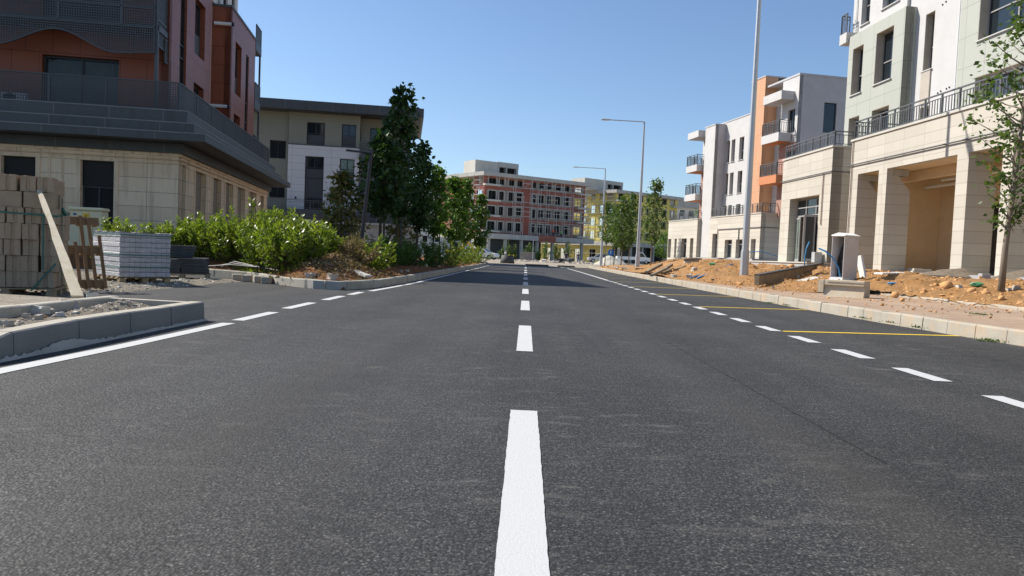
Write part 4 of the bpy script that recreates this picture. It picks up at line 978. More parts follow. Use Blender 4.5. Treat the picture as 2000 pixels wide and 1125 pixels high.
box_part(RB, 'roof_room', 'concrete_pale', (0.4, 6, 5, 10, 17.9, 20.9)); box_part(RB, 'roof_room_side', 'concrete', (6.004, 11.4, 4.9, 10, 19.9, 21.0), (6.004, 6.5, 5.0, 10, 17.9, 19.9), (8.2, 8.5, 5.0, 10, 17.9, 19.9), (10.9, 11.4, 5., 10, 17.9, 19.9)); box_part(RB, 'roof_opening', 'void', (6.5, 10.9, 6., 6.2, 17.9, 19.9))
box_part(RB, 'net', 'insul_red', (13.0, 17.5, -1.85, -1.82, 3.9, 5.3))
wy = [(.9, 2.5), (5.2, 6.4), (8.2, 9.6), (11, 12.2), (14.1, 15.4), (16.7, 18.5), (20.0, 21.6)]
YB = frame_block('unfinished_building', 'shell clad in yellow insulation boards behind the scaffolded red shell', (21.48, 180), rad(38), 'insul_yellow', None, 22.8, 4, wy, rad(96), 30)
m = MB(); u_ = Vector((math.cos(rad(96)), math.sin(rad(96)), 0)); m.wall(u_*30, -u_, Vector((u_.y, -u_.x, 0)), 29.4, -.1, 4.1, [(a, a+2.2, .1, 3.2) for a in (2, 7, 12, 17, 22)], .4); m.build('ground_floor_wall', M['insul_yellow'], YB)
box_part(YB, 'ground_floor_core', 'void', (1.5, 22, 3, 12, -.1, 4.1))
box_part(YB, 'roof_room', 'concrete_pale', (-6, 1.4, 5, 10, 17.9, 20.6)); box_part(YB, 'roof_room_side', 'concrete', (1.404, 7.2, 4.9, 10, 19.7, 20.6), (1.404, 1.9, 5.0, 10, 17.9, 19.7), (3.6, 3.9, 5., 10, 17.9, 19.7), (6.8, 7.2, 5., 10, 17.9, 19.7)); box_part(YB, 'roof_opening', 'void', (1.9, 6.8, 6., 6.2, 17.9, 19.7))
def scaffold(label, T, L_, z0, z1, y, rz=0., org=(0, 0), bay=2.2, lift=2., seed=0, skip=0.):
    r = random.Random(seed); t = thing('scaffold', label, 'scaffolding', T.matrix_basis @ Vector((org[0], org[1], 0)), T.rotation_euler.z+rz)
    m = MB(); n = int(L_/bay)
    for k in range(n+1):
        for d in (0, -.9): m.tube([(bay*k, y+d, z0), (bay*k, y+d, z1-(0 if r.random() > .3 else lift))], .045, 5)
    m.build('standard', M['scaffold'], t); m = MB(); z = z0+lift
    while z < z1:
        for k in range(n):
            if r.random() < skip: continue
            for d in (0, -.9):
                m.tube([(bay*k, y+d, z), (bay*k+bay, y+d, z)], .04, 5); m.tube([(bay*k, y+d, z+1), (bay*k+bay, y+d, z+1)], .035, 5)
            if r.random() < .5: p = MB(); p.box(bay*k, bay*k+bay, y-.85, y-.05, z-.09, z-.045); p.build('scaffold_board', M['wood_plank'], t)
            if r.random() < .3: b = MB(); b.tube([(bay*k, y-.95, z), (bay*k+bay, y-.95, z+lift)], .035, 5); b.build('brace', M['scaffold'], t)
        z += lift
    m.build('ledger', M['scaffold'], t); return t
scaffold('steel tube scaffold across the front of the red shell', RB, 20, 5.2, 15.5, -.9, org=(6.5, 0), seed=2, skip=.25)
scaffold('steel tube scaffold on the sunlit end wall of the red shell', RB, 12, 5.2, 17.2, .0, rz=rad(96), org=(-1.2, 0.), seed=5, skip=.15)
scaffold('steel tube scaffold on the sunlit end wall of the yellow shell', YB, 26, .2, 17.2, .0, rz=rad(96), org=(-1.2, 0.), seed=8, skip=.1)
# pale finished block at far right
G_ = thing('apartment_building', 'small pale block with flat grey roof far behind the yellow shell', 'building', (45.5, 232, 0), rad(8))
m = MB(); m.wall((0, 0, 0), X, Y, 14, 0, 18, [(a, a+1.6, z, z+1.9) for a in (2.6, 5.6, 8.6) for z in (15.4, 11.8, 8.2)], .3); m.build('wall', M['white_render'], G_)
for a in (2.6, 5.6, 8.6):
    for z in (15.4, 11.8): window(G_, (0, 0, 0), X, Y, (a, a+1.6, z, z+1.9), .15, 2)
box_part(G_, 'roof', 'concrete', (-1, 15, -1, 8, 18, 20.2)); box_part(G_, 'core', 'void', (.2, 13.8, .4, 7.8, 0, 17.9))
# low roofs seen between the street trees
G2 = thing('apartment_building', 'pale hillside block with small windows glimpsed left of the red shell', 'building', (-42, 225, 0), rad(20))
m = MB(); m.wall((0, 0, 0), X, Y, 26, 0, 21, [(a, a+1.6, z, z+1.8) for a in range(2, 24, 4) for z in (4, 8, 12, 16)], .3); m.build('wall', M['white_render'], G2)
box_part(G2, 'roof', 'insul_red', (-.6, 26.6, -.6, 9, 21, 21.6)); box_part(G2, 'core', 'void', (.2, 25.8, .4, 8.8, 0, 20.9))

# ------------------------------------------------------------------ street lamps
def street_lamp(label, x, y, z, H=11., arm=2.5):
    t = thing('street_lamp', label, 'street lamp', (x, y, z), 0, 'tall galvanised street lamps along the right kerb')
    m = MB(); m.tube([(0, 0, -.2), (0, 0, .95), (0, 0, .952), (0, 0, 1.0)], [.17, .165, .150, .148], 8); m.build('base_sleeve', M['galv'], t)
    m = MB(); m.tube([(0, 0, 1.001), (0, 0, H*.5), (0, 0, H)], [.135, .10, .062], 8); m.build('pole', M['galv'], t)
    m = MB(); m.tube([(0, 0, H-.08), (-.10, 0, H-.02), (-arm, 0, H+.03)], .038, 6); m.build('arm', M['galv'], t)
    m = MB(); m.cbox(-.36, .30, -.15, .15, -.04, .04, .03); l = m.build('lamp_head', M['galv'], t); l.location = (-arm-.25, 0, H+.035)
    m = MB(); m.box(-.26, .12, -.10, .10, -.056, -.042); m.build('lens', M['lamp_glass'], l); return t
street_lamp('nearest tall galvanised street lamp, rising out of the frame from the orange soil', 8.38, 28.1, Zr(8.38, 28.1)-.05, 13.5)
street_lamp('second tall galvanised street lamp, its arm reaching over the road before the saplings', 8.4, 55., .33, 10.9, 2.6)
street_lamp('farthest tall galvanised street lamp, thin against the yellow shell', 8.45, 82., .25, 10.7, 3.0)
t = thing('park_lamp', 'black garden lamp with short flat arm leaning among the dark trees', 'lamp', (-5.0, 21.8, .35)); t.rotation_euler = (0, rad(4.5), 0)
m = MB(); m.tube([(0, 0, -.2), (0, 0, 3.55)], [.06, .05], 8); m.build('pole', M['lamp_black'], t)
m = MB(); m.cbox(-.75, .05, -.07, .07, 3.38, 3.44, .012); h = m.build('lamp_head', M['lamp_black'], t)
m = MB(); m.box(-.7, -.3, -.05, .05, 3.37, 3.378); m.build('lens', M['lamp_glass'], h)
tag(MB().tube([(0, 0, -.1), (0, 0, 3.6)], .05, 6).build('sign_post', M['galv'], None, loc=at(1040, 509, 128)), 'thin grey post standing before the columns of the red shell', 'post')

# ------------------------------------------------------------------ trees and shrubs
gl = 'young broad-leaved trees in the left bed'
for px, y, H, W_, th, mt, n, lab, sd, sp in ((738, 24.2, 4.3, .80, 1.8, 'leaf_tree_shaded', 2300, 'shaded dark tree just behind the black garden lamp', 1, 1.), (772, 27.0, 6.6, .92, 1.9, 'leaf_tree_shaded', 3000, 'tallest dark shaded tree in front of the white panelled block', 2, 1.),
        (813, 31., 5.1, .60, 1.7, 'leaf_tree_shaded', 2300, 'dark shaded tree with narrow top, right of the tallest one', 3, 1.), (846, 36.5, 4.8, .70, 1.6, 'leaf_bright', 2300, 'half-lit tree right of the dark shaded ones', 4, 1.),
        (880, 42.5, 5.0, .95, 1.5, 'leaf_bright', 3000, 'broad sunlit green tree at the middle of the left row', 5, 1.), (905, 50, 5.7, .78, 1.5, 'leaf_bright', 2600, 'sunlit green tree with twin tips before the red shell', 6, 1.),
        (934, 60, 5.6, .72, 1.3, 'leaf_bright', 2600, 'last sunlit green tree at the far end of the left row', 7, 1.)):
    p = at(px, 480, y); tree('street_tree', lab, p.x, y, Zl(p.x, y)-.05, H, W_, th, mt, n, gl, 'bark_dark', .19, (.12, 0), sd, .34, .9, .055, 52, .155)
for px, y, H, sd, lab in ((749, 24.8, 1.9, 1, 'dark stake beside the tree behind the garden lamp'), (783, 28.5, 1.8, 2, 'dark stake right of the tallest dark tree'), (858, 38, 1.7, 3, 'dark stake below the half-lit tree'), (912, 50.5, 1.9, 4, 'dark stake below the twin-tipped tree')):
    p = at(px, 480, y); tag(MB().tube([(0, 0, -.1), (0, 0, H)], .035, 6).build('tree_stake', M['lamp_black'], None, loc=(p.x, y, Zl(p.x, y))), lab, 'stake', 'stakes beside the trees in the left bed')
tree('magnolia', 'bronze and green magnolia with pointed crown left of the black lamp', -6.15, 24., .38, 3.0, .72, .25, 'leaf_magnolia', 1900, None, 'bark_dark', .15, (.06, 0), 21, .3, 1., .04, 46, .14)
tree('magnolia', 'shaded magnolia low among the trunks of the dark trees', -5.6, 32., .38, 1.9, .7, .2, 'leaf_magnolia', 900, None, 'bark_dark', .15, (0, 0), 22, .4, 1., .03, 26, .15)
gs = 'slim saplings in the soil on the right side'
for px, y, H, W_, th, sd, lab, n in ((1187, 82, 7.0, .95, 2.6, 1, 'slim sapling nearest the farthest lamp', 1300), (1204, 74, 6.2, 1.1, 2.2, 2, 'sapling second from the farthest lamp', 1500), (1218, 66, 6.2, 1.15, 1.8, 3, 'dense sapling in the middle of the soil strip', 1700),
        (1233, 73, 7.2, 1.1, 2.2, 4, 'sapling behind the second lamp pole', 1700), (1277, 62, 7.55, .95, 2.2, 5, 'tallest slim sapling, right of the second lamp', 1500)):
    p = at(px-6, 520, y); z = ground_at(px-6, 521, lambda a, b: .3).z if False else Zr(min(p.x, 10), min(y, 60))-.25
    tree('sapling', lab, p.x, y, z, H, W_, th, 'leaf_sapling', n, gs, 'bark', .21, (.12, 0), 30+sd, .42, 1., .05, 40, .26)
tree('small_tree', 'small round green tree beside the pale shop end wall', 15.0, 80, .5, 3.3, 1.2, .9, 'leaf_bright', 900, None, 'bark', .2, (0, 0), 41, .5, 1., .05, 24, .26)
tree('street_tree', 'young tree with sparse side leaves in front of the stone arcade', 11.3, 17.5, Zr(11.3, 17.5)-.03, 7.6, 1.1, 1.7, 'leaf_sapling', 2200, None, 'bark', .125, (.34, 0), 55, .55, 1., .068, 74, .15)
tree('small_tree', 'sunlit pale tree behind the terrace railing of the far shops', 21.5, 92, .5, 7.2, 1.6, 3, 'leaf_bright', 700, None, 'bark', .25, (0, 0), 43, .4, 1., .06, 24, .3)
hb = 'sunlit laurel bushes in the left bed'
bushes = [(215, 18.6, 1.05, .42), (240, 19.2, 1.55, .62), (318, 20.6, 1.0, .75), (345, 20.9, 1.2, .8), (372, 20.4, 1.05, .75), (405, 20.7, 1.3, .85), (432, 20.1, 1.3, .8), (462, 19.8, 1.4, .8), (492, 20.0, 1.62, .85),
          (520, 18.7, 1.5, .8), (548, 17.7, 1.35, .78), (552, 20.3, 1.62, .85), (582, 17.5, 1.2, .75), (592, 19.9, 1.42, .85), (616, 18.9, 1.1, .62), (652, 21.2, .95, .65)]
blab = ['single laurel sprig showing over the left end of the film wrapped pavers', 'sunlit laurel bush peeping over the film wrapped pavers', 'low laurel bush just right of the film wrapped pavers', 'laurel bush behind the dark slab stack', 'laurel bush filling the gap right of the dark slab stack', 'laurel bush against the taupe wall infill',
        'laurel bush behind the loose kerb pieces', 'laurel bush left of the tallest one', 'tallest upright laurel bush of the hedge', 'laurel bush at the road side left of the lowest sprawling one', 'laurel bush spilling over the kerb corner', 'bright laurel bush behind the kerb corner', 'laurel bush at the front of the bed beside the leaf litter', 'laurel bush in front of the dark retaining wall', 'laurel bush at the right end of the sunlit hedge', 'small laurel bush below the bronze magnolia']
for i, ((px, y, H, Rr), lab) in enumerate(zip(bushes, blab)):
    p = at(px, 480, y); shrub('laurel_bush', lab, p.x, y, Zl(p.x, y)-.04 if px > 300 else .02, H*.98, Rr, 'leaf_laurel', 2100 if H > 1. else 1000, hb, 'bush', .145, 36, i+1, .8, .36)
hd = 'low dark shrubs under the left trees'
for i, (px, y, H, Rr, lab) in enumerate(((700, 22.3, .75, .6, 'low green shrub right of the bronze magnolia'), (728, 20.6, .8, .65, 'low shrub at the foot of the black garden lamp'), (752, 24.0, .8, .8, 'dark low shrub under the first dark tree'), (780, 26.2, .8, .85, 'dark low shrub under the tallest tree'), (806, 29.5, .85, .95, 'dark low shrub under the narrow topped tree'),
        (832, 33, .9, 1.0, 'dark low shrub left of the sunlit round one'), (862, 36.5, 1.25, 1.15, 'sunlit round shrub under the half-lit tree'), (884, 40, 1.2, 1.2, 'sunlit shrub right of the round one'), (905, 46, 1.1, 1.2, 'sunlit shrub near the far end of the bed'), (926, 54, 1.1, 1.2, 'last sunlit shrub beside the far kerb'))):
    p = at(px, 490, y); shrub('low_shrub', lab, p.x, y, Zl(p.x, y)-.04, H*1.2, Rr*1.25, 'leaf_laurel_shaded' if i in (2, 3, 4, 5) else 'leaf_laurel', 1500, hd, 'shrub', .13, 24, 40+i, .6, .45, .05)
shrub('dry_grass', 'tuft of dry straw coloured grass beside the leaf litter heap', -4.75, 20.2, Zl(-4.75, 20.2), .85, .32, 'leaf_dry', 700, None, 'grass tuft', .22, 40, 71, 2.2, .09, .1)
shrub('wilted_shrub', 'wilted grey-brown shrub drooping over the leaf litter heap', -4.55, 19.2, Zl(-4.55, 19.2), .62, .65, 'leaf_dry', 900, None, 'shrub', .11, 22, 72, .1, .4, .05)
shrub('climbing_shrub', 'narrow green conifer at the far corner of the limestone ground floor', -15.9, 47.5, .4, 2.6, .35, 'leaf_laurel', 600, None, 'shrub', .2, 14, 73, 1.2, .45, .02)
gp = 'small plants before the red shell'
for i, (px, H, Rr, mt, lab) in enumerate(((962, 1.3, .9, 'leaf_bright', 'low yellow-green plant at the left end of the far plant row'), (978, 2.0, .7, 'leaf_cone', 'small bushy plant left of the pedestrian'), (990, 3.6, 1.1, 'leaf_sapling', 'round headed sapling behind the pedestrian'), (997, 1.2, 1.4, 'flower', 'yellow flowering ground plant right of the pedestrian'), (1004, 3.8, .55, 'leaf_cone', 'narrow cone-shaped conifer right of the pedestrian'),
        (1028, 3.3, .8, 'leaf_cone', 'bushy sapling behind the stacked grey pallet'), (1035, 3.5, .8, 'leaf_sapling', 'sapling touching the thin grey post'), (1050, 2.2, .6, 'leaf_cone', 'short cone-shaped conifer right of the thin grey post'), (1064, 4.1, 1.1, 'leaf_sapling', 'tall bushy sapling right of the short conifer'), (1085, 3.3, 1.0, 'leaf_sapling', 'grey-green sapling between the far columns'), (1108, 4.0, 1.0, 'leaf_sapling', 'rightmost sapling of the far plant row'))):
    p = at(px, 505, 143); shrub('far_plant', lab, p.x, 143, 0., H, Rr, mt, 420, gp, 'plant', .34, 12, 90+i, .9, .6, .02)
# ------------------------------------------------------------------ building materials on the left
def rough_block(name, sx, sy, sz, mat, seed, jit=.006, cuts=2, bev=.012, chip=0.):
    r = random.Random(seed); bm = bmesh.new(); bmesh.ops.create_cube(bm, size=1)
    for v in bm.verts: v.co = Vector((v.co.x*sx, v.co.y*sy, (v.co.z+.5)*sz))
    bmesh.ops.bevel(bm, geom=bm.edges[:], offset=bev, segments=1, affect='EDGES')
    bmesh.ops.subdivide_edges(bm, edges=bm.edges[:], cuts=cuts, use_grid_fill=True)
    for v in bm.verts:
        p = v.co; q = Vector((nz(p.x*14+seed, p.y*14, p.z*14), nz(p.x*14, p.y*14+seed, p.z*14), nz(p.x*14, p.y*14, p.z*14+seed)))
        v.co += q*jit
    me = bpy.data.meshes.new(name); bm.to_mesh(me); bm.free(); me.materials.append(M[mat]); return me
def pallet(name, label, loc, rz, sx=1.2, sy=1.0, group=None, mat='wood_pallet', tilt=None, broken=False):
    t = thing(name, label, 'pallet', loc, rz, group)
    m = MB(); n = 6
    for k in range(n):
        y = -sy/2+sy*(k+.5)/n; x0, x1 = -sx/2, sx/2
        m = MB(); m.cbox(x0, x1, y-.06, y+.06, .122, .144, .003); m.build('deck_board', M[mat], t)
    for i in (-1, 0, 1):
        m = MB(); m.cbox(i*(sx/2-.07)-.05, i*(sx/2-.07)+.05, -sy/2, sy/2, .10, .121, .003); m.build('stringer_board', M[mat], t)
        for j in (-1, 0, 1):
            m = MB(); m.cbox(i*(sx/2-.07)-.06, i*(sx/2-.07)+.06, j*(sy/2-.06)-.06, j*(sy/2-.06)+.06, .0, .099, .005); m.build('block', M[mat], t)
    return t
def hollow_block(s):
    r = random.Random(s); w, d, h = .098, .195, .223; P_ = []
    for sg in (-1, 1):
        for t_ in ((-1, 0), (-.28, 0), (-.18, .022), (.18, .022), (.28, 0), (1, 0)): P_.append((sg*-t_[0]*-w*1., sg*(d-t_[1])) if sg > 0 else (t_[0]*w, -d+t_[1]))
    P_ = [(t*w, -d+q) for t, q in ((-1, .006), (-.94, 0), (-.28, 0), (-.18, .020), (.18, .020), (.28, 0), (.94, 0), (1, .006))]+[(t*w, d-q) for t, q in ((1, .006), (.94, 0), (.28, 0), (.18, .020), (-.18, .020), (-.28, 0), (-.94, 0), (-1, .006))]
    bm = bmesh.new(); n = len(P_); L_ = [[bm.verts.new((x, y, h*k/4)) for x, y in P_] for k in range(5)]
    for k in range(4):
        for i in range(n): bm.faces.new((L_[k][i], L_[k][(i+1) % n], L_[k+1][(i+1) % n], L_[k+1][i]))
    bm.faces.new(L_[0][::-1]); bm.faces.new(L_[4])
    for v in bm.verts:
        p = v.co; e = .011 if (p.z > h*.98 or p.z < .001) else .005
        v.co += Vector((nz(p.x*30+s*5, p.y*25, p.z*22), nz(p.x*30, p.y*25+s*3, p.z*22), nz(p.x*30, p.y*25, p.z*22+s)))*e
    me = bpy.data.meshes.new('pumice_block'); bm.to_mesh(me); bm.free(); me.materials.append(M['block']); return me
# strapped pumice blocks; corner nearest the road at (-7.0,10.45), turned 15 degrees
bz = rad(24); bo = Vector((-6.78, 10.42, .0)); bx = Vector((math.cos(bz), math.sin(bz), 0)); by = Vector((-math.sin(bz), math.cos(bz), 0))
pc = bo-bx*.62+by*.52
pallet('pallet', 'wooden pallet carrying the stack of pumice blocks', (pc.x, pc.y, -.01), bz, 1.25, 1.05)
pc2 = bo-bx*1.95+by*.50; pallet('pallet', 'wooden pallet under the block stack cut by the left picture edge', (pc2.x, pc2.y, -.01), bz, 1.25, 1.05)
bmesh_v = [hollow_block(s) for s in (1, 2, 3)]
bgl = 'pumice blocks of the strapped stacks'
rb = random.Random(4)
def put_block(p, ang, me, side=False, lab=None):
    o = bpy.data.objects.new('pumice_block', me); COL.objects.link(o); o.location = p; o.rotation_euler = (0, 0, ang)
    tag(o, lab or 'grey-brown pumice block in the strapped stack on the left pallet', 'block', bgl); return o
for L_ in range(7):
    z = .146+L_*.228; nx = 5; off = rb.uniform(-.015, .015)
    for i in range(nx):
        for j in range(3):
            if 0 < i < nx-1 and j == 1 and L_ < 6: continue
            if L_ == 6 and i == 0 and j == 0: pass
            if L_ == 5:                       # one course of blocks laid lengthwise
                if i % 2 == 1 or j > 1: continue
                if j == 1 and i not in (0, 4): continue
                p = bo-bx*(.22+.41*(i//2))+by*(.13+.36*j)+Vector((rb.uniform(-.01, .01), rb.uniform(-.015, .015), z))
                put_block(p, bz+math.pi/2+rb.uniform(-.02, .02), bmesh_v[(i+j) % 3]); continue
            p = bo-bx*(.105+.206*i)+by*(.20+.395*j*.88)+bx*off+Vector((rb.uniform(-.012, .012), rb.uniform(-.02, .02), z))
            a = bz+rb.uniform(-.03, .03)+(rb.uniform(-.09, .09) if L_ == 6 else 0)
            if L_ == 6: p += by*rb.uniform(-.02, .06)-bx*.06
            put_block(p, a, bmesh_v[(i*2+j+L_) % 3])
for L_ in range(6):
    z = .146+L_*.228
    for i in range(5):
        p = bo-bx*(1.38+.206*i)+by*(.16)+Vector((rb.uniform(-.012, .012), rb.uniform(-.03, .03), z))
        put_block(p, bz+rb.uniform(-.03, .03), bmesh_v[i % 3], lab='pumice block in the stack at the left picture edge')
        if i in (0, 4):
            for j in (1, 2): put_block(p+by*.40*j, bz, bmesh_v[j % 3], lab='pumice block in the stack at the left picture edge')
m = MB(); e = .012
zs_ = 1.32
for z0, dz in ((1.21, .0),):
    c = [bo-bx*2.3-by*e+Vector((0, 0, z0+.03)), bo-bx*.9-by*(e+.01)+Vector((0, 0, z0)), bo+bx*e*1.5-by*e*1.5+Vector((0, 0, z0-.03)), bo+bx*e*1.5+by*1.0+Vector((0, 0, z0+.04))]
    for a, b in zip(c, c[1:]): m.bar(a, b, .006, .024)
for d in (.30, ):
    a = bo+bx*.022+by*d
    m.bar(a+Vector((0, 0, .14)), a+Vector((0, 0, 1.46)), .03, .006, bx); m.bar(a+Vector((0, 0, 1.30)), a+by*.1+bx*.03+Vector((0, 0, 1.22)), .05, .03, bx)
m.bar(bo-bx*.16-by*.022+Vector((0, 0, .40)), bo-bx*.16-by*.022+Vector((0, 0, 1.21)), .02, .006, by)
m.bar(bo-bx*.30-by*.03+Vector((0, 0, .10)), bo-bx*.0-by*.03+Vector((0, 0, .50)), .005, .022)
tag(m.build('strap', M['strap']), 'green plastic strapping wound round the pumice block stack', 'strap')
# plank leaning on the blocks
pa, pb = Vector((-5.22, 8.42, .20)), at(77, 374, 10.32)
m = MB(); d = (pb-pa); n = 10; r = random.Random(3); sidev = Vector((1, .28, 0)).normalized()
up = d.cross(sidev).normalized(); vs = []
for k in range(n+1):
    t_ = k/n; c = pa+d*t_; w1 = .066+(-.016 if k in (6, 7) else 0)+r.uniform(-.004, .004)-.034*t_; w2 = .066+r.uniform(-.004, .004)-.034*t_
    for q in (c-sidev*w1-up*.016, c+sidev*w2-up*.016, c+sidev*w2+up*.016, c-sidev*w1+up*.016): vs.append(q)
fs = [(0, 1, 2, 3), (n*4+3, n*4+2, n*4+1, n*4)]
for k in range(n):
    for i in range(4): fs.append((k*4+i, (k+1)*4+i, (k+1)*4+(i+1) % 4, k*4+(i+1) % 4))
m.raw(vs, fs); tag(m.build('plank', M['wood_plank']), 'long pale plank leaning against the pumice blocks with its foot on the kerb', 'plank')
# broken pallet leaning on the blocks
t = pallet('broken_pallet', 'brown broken pallet leaning on edge beside the block stack', (0, 0, 0), 0, .95, .55, None, 'wood_dark')
for ch in list(t.children): bpy.data.objects.remove(ch)
b0, b1 = Vector((-7.42, 11.75, .02)), Vector((-6.95, 12.3, .02)); tp = Vector((-7.78, 12.05, 1.25))
ux = (b1-b0).normalized(); uy = (tp-b0); uyl = uy.length; uy.normalize(); un = ux.cross(uy).normalized()
MM = Matrix((ux, uy, un)).transposed().to_4x4(); MM.translation = b0
t.matrix_basis = MM
for x, y0, y1 in ((.0, 0, uyl), (.14, .02, uyl*.62), (.26, 0, uyl*.98), (.38, .0, uyl*.95), (.52, 0, uyl*.72)):
    m = MB(); m.cbox(x-.028, x+.028, y0, y1, .08, .10, .004); m.build('deck_board', M['wood_dark'], t)
for y in (.02, uyl*.47, uyl*.86):
    m = MB(); m.cbox(-.03, .55, y, y+.14, .055, .079, .004); m.build('stringer_board', M['wood_dark'], t)
for y in (.03, uyl*.47, uyl*.87):
    for x in (.02, .26, .50):
        m = MB(); m.cbox(x-.04, x+.04, y, y+.12, -.04, .054, .005); m.build('block', M['wood_dark'], t)
# film wrapped pavers
pr = rad(49); po = Vector((-7.9, 14.05, .0)); px_ = Vector((math.cos(pr), math.sin(pr), 0)); py_ = Vector((-math.sin(pr), math.cos(pr), 0))
pcn = po+px_*.62+py_*.52*1.9/1.04
pallet('pallet', 'wooden pallet under the film wrapped pavers', (*(po+px_*.5+py_*.75).xy, .0), pr, 1.0, 1.5)
t = thing('paver_stack', 'square stack of grey pavers wrapped in clear film with green straps', 'paver stack', (*(po+px_*.5+py_*.75).xy, .146), pr)
m = MB(); r = random.Random(8)
for L_ in range(9):
    z = L_*.098; j = lambda: r.uniform(-.008, .008)
    m.cbox(-.485+j(), .485+j(), -.735+j(), .735+j(), z+.002, z+.096, .010)
m.build('pavers', M['wrapped'], t)
m = MB(); nn = 22
def film_z(x, y): return .886+.012*nz(x*5, y*5)+.008*nz(x*14, y*14)
vs = [(-.5+1.0*i/nn, -.75+1.5*j/nn, film_z(i*.06, j*.07)) for j in range(nn+1) for i in range(nn+1)]
m.raw(vs, [(j*(nn+1)+i, j*(nn+1)+i+1, (j+1)*(nn+1)+i+1, (j+1)*(nn+1)+i) for j in range(nn) for i in range(nn)]); m.build('film_cover', M['wrapped'], t, True)
m = MB()
for z in (.83, .44, .20):
    for a, b in (((-.5, -.75), (.5, -.75)), ((.5, -.75), (.5, .75)), ((.5, .75), (-.5, .75)), ((-.5, .75), (-.5, -.75))): m.bar((*a, z), (*b, z), .008, .018)
m.build('strap', M['strap'], t)
# dark slabs on a pallet
sr = rad(24); sc_ = Vector((-8.15, 17.2, 0))
pallet('pallet', 'wooden pallet under the dark stone slabs', (sc_.x, sc_.y, 0), sr, 1.25, 1.0)
sm = rough_block('stone_slab', .60, .42, .038, 'slate', 5, .002, 1, .004); sg = 'dark stone slabs in the stacks'
sx_ = Vector((math.cos(sr), math.sin(sr), 0)); sy_ = Vector((-math.sin(sr), math.cos(sr), 0)); r = random.Random(6)
def slab_stack(dx, dy, n, z0, lab, ang=0, grow=0):
    for k in range(n):
        o = bpy.data.objects.new('stone_slab', sm); COL.objects.link(o)
        o.location = sc_+sx_*(dx+r.uniform(-.02, .02)-grow*k)+sy_*(dy+r.uniform(-.02, .02))+Vector((0, 0, z0+.0405*k)); o.rotation_euler = (0, 0, sr+ang+r.uniform(-.05, .05))
        tag(o, lab, 'slab', sg)
slab_stack(-.34, -.24, 8, .146, 'dark stone slab in the front left pile on the slab pallet', 0, -.004); slab_stack(.30, -.26, 9, .146, 'dark stone slab in the front right pile on the slab pallet', 0, .012)
slab_stack(.28, .25, 9, .146, 'dark stone slab in the rear right pile on the slab pallet'); slab_stack(-.33, .25, 8, .146, 'dark stone slab in the rear left pile on the slab pallet')
slab_stack(-.10, .0, 7, .515, 'dark stone slab in the upper pile on the slab pallet', .18, -.012)
t = MB(); t.tube([sc_+sx_*-.5+sy_*-.1+Vector((0, 0, .50)), sc_+sx_*-.48+sy_*-.1+Vector((0, 0, .7)), sc_+sx_*-.42+sy_*-.1+Vector((0, 0, .82)), sc_+sx_*-.40+sy_*-.1+Vector((0, 0, .86))], .014, 6)
tag(t.build('cable_end', M['white_plastic']), 'short white cable end sticking up from the dark slabs', 'cable')
# cream electrical cabinet
t = thing('electrical_cabinet', 'cream plastic electrical cabinet with yellow warning sticker behind the pallets', 'cabinet', (-15.55, 24.55, .35), rad(9.4))
m = MB(); m.cbox(0, 1.05, 0, .55, 0, 1.44, .03); m.build('body', M['cab_cream'], t)
m = MB(); m.cbox(-.03, 1.08, -.04, .60, 1.44, 1.56, .035); m.build('lid', M['cab_cream'], t)
m = MB()
for k in range(4): m.tube([(.34+.14*k, -.002, .2), (.30+.14*k, -.012, 1.05+.03*k), (.27+.14*k, -.002, 1.28)], .022, 6)
m.build('rib', M['cab_cream'], t)
m = MB(); m.box(.45, .63, -.022, -.006, 1.12, 1.36); s_ = m.build('warning_sticker', M['yellow_sign'], t)
m = MB(); m.extr([(.49, 1.18), (.50, 1.18), (.54, 1.30), (.58, 1.18), (.59, 1.18), (.54, 1.325)], 1, -.026, -.023); m.bar((.545, -.0245, 1.27), (.53, -.0245, 1.235), .003, .012); m.bar((.53, -.0245, 1.235), (.55, -.0245, 1.23), .003, .012); m.bar((.55, -.0245, 1.23), (.535, -.0245, 1.195), .003, .012)
m.bar((.475, -.0245, 1.155), (.605, -.0245, 1.155), .003, .018); m.build('warning_symbol', M['black'], s_)
m = MB(); m.box(.12, .24, -.022, -.006, 1.08, 1.2); m.box(.14, .22, -.022, -.006, 1.0, 1.07); m.build('notice', M['dark_panel'], t)
m = MB(); m.box(.14, .22, -.022, -.006, 1.28, 1.35); m.build('emblem', M['blue_sticker'], t)
# ------------------------------------------------------------------ stones and soil clods
def stone(name, label, p, s, mat, seed, group=None, sub=2, flat=.75, ang=True, cat='stone', jit=.32):
    bm = bmesh.new(); bmesh.ops.create_icosphere(bm, subdivisions=sub, radius=1) if not ang else bmesh.ops.create_cube(bm, size=1.5)
    if ang: bmesh.ops.subdivide_edges(bm, edges=bm.edges[:], cuts=3, use_grid_fill=True)
    r = random.Random(seed); sx, sy = r.uniform(.8, 1.25), r.uniform(.75, 1.1)
    for v in bm.verts:
        c = v.co.copy(); f = 1+jit*nz(c.x*1.1+seed*3.1, c.y*1.1, c.z*1.1)+jit*.35*nz(c.x*3+seed, c.y*3, c.z*3)
        v.co = Vector((c.x*f*sx, c.y*f*sy, c.z*f*flat))*s
    me = bpy.data.meshes.new(name); bm.to_mesh(me); bm.free(); me.materials.append(M[mat])
    if not ang: me.polygons.foreach_set('use_smooth', [True]*len(me.polygons))
    o = bpy.data.objects.new(name, me); COL.objects.link(o); o.location = (p[0], p[1], p[2]+s*flat*.35); o.rotation_euler = (r.uniform(-.2, .2), r.uniform(-.2, .2), r.uniform(0, 6.28))
    return tag(o, label, cat, group)
gi = 'broken stones on the near kerb island'
isl = lambda px, py: ground_at(px, py, island_z, 3.5, 8.4)
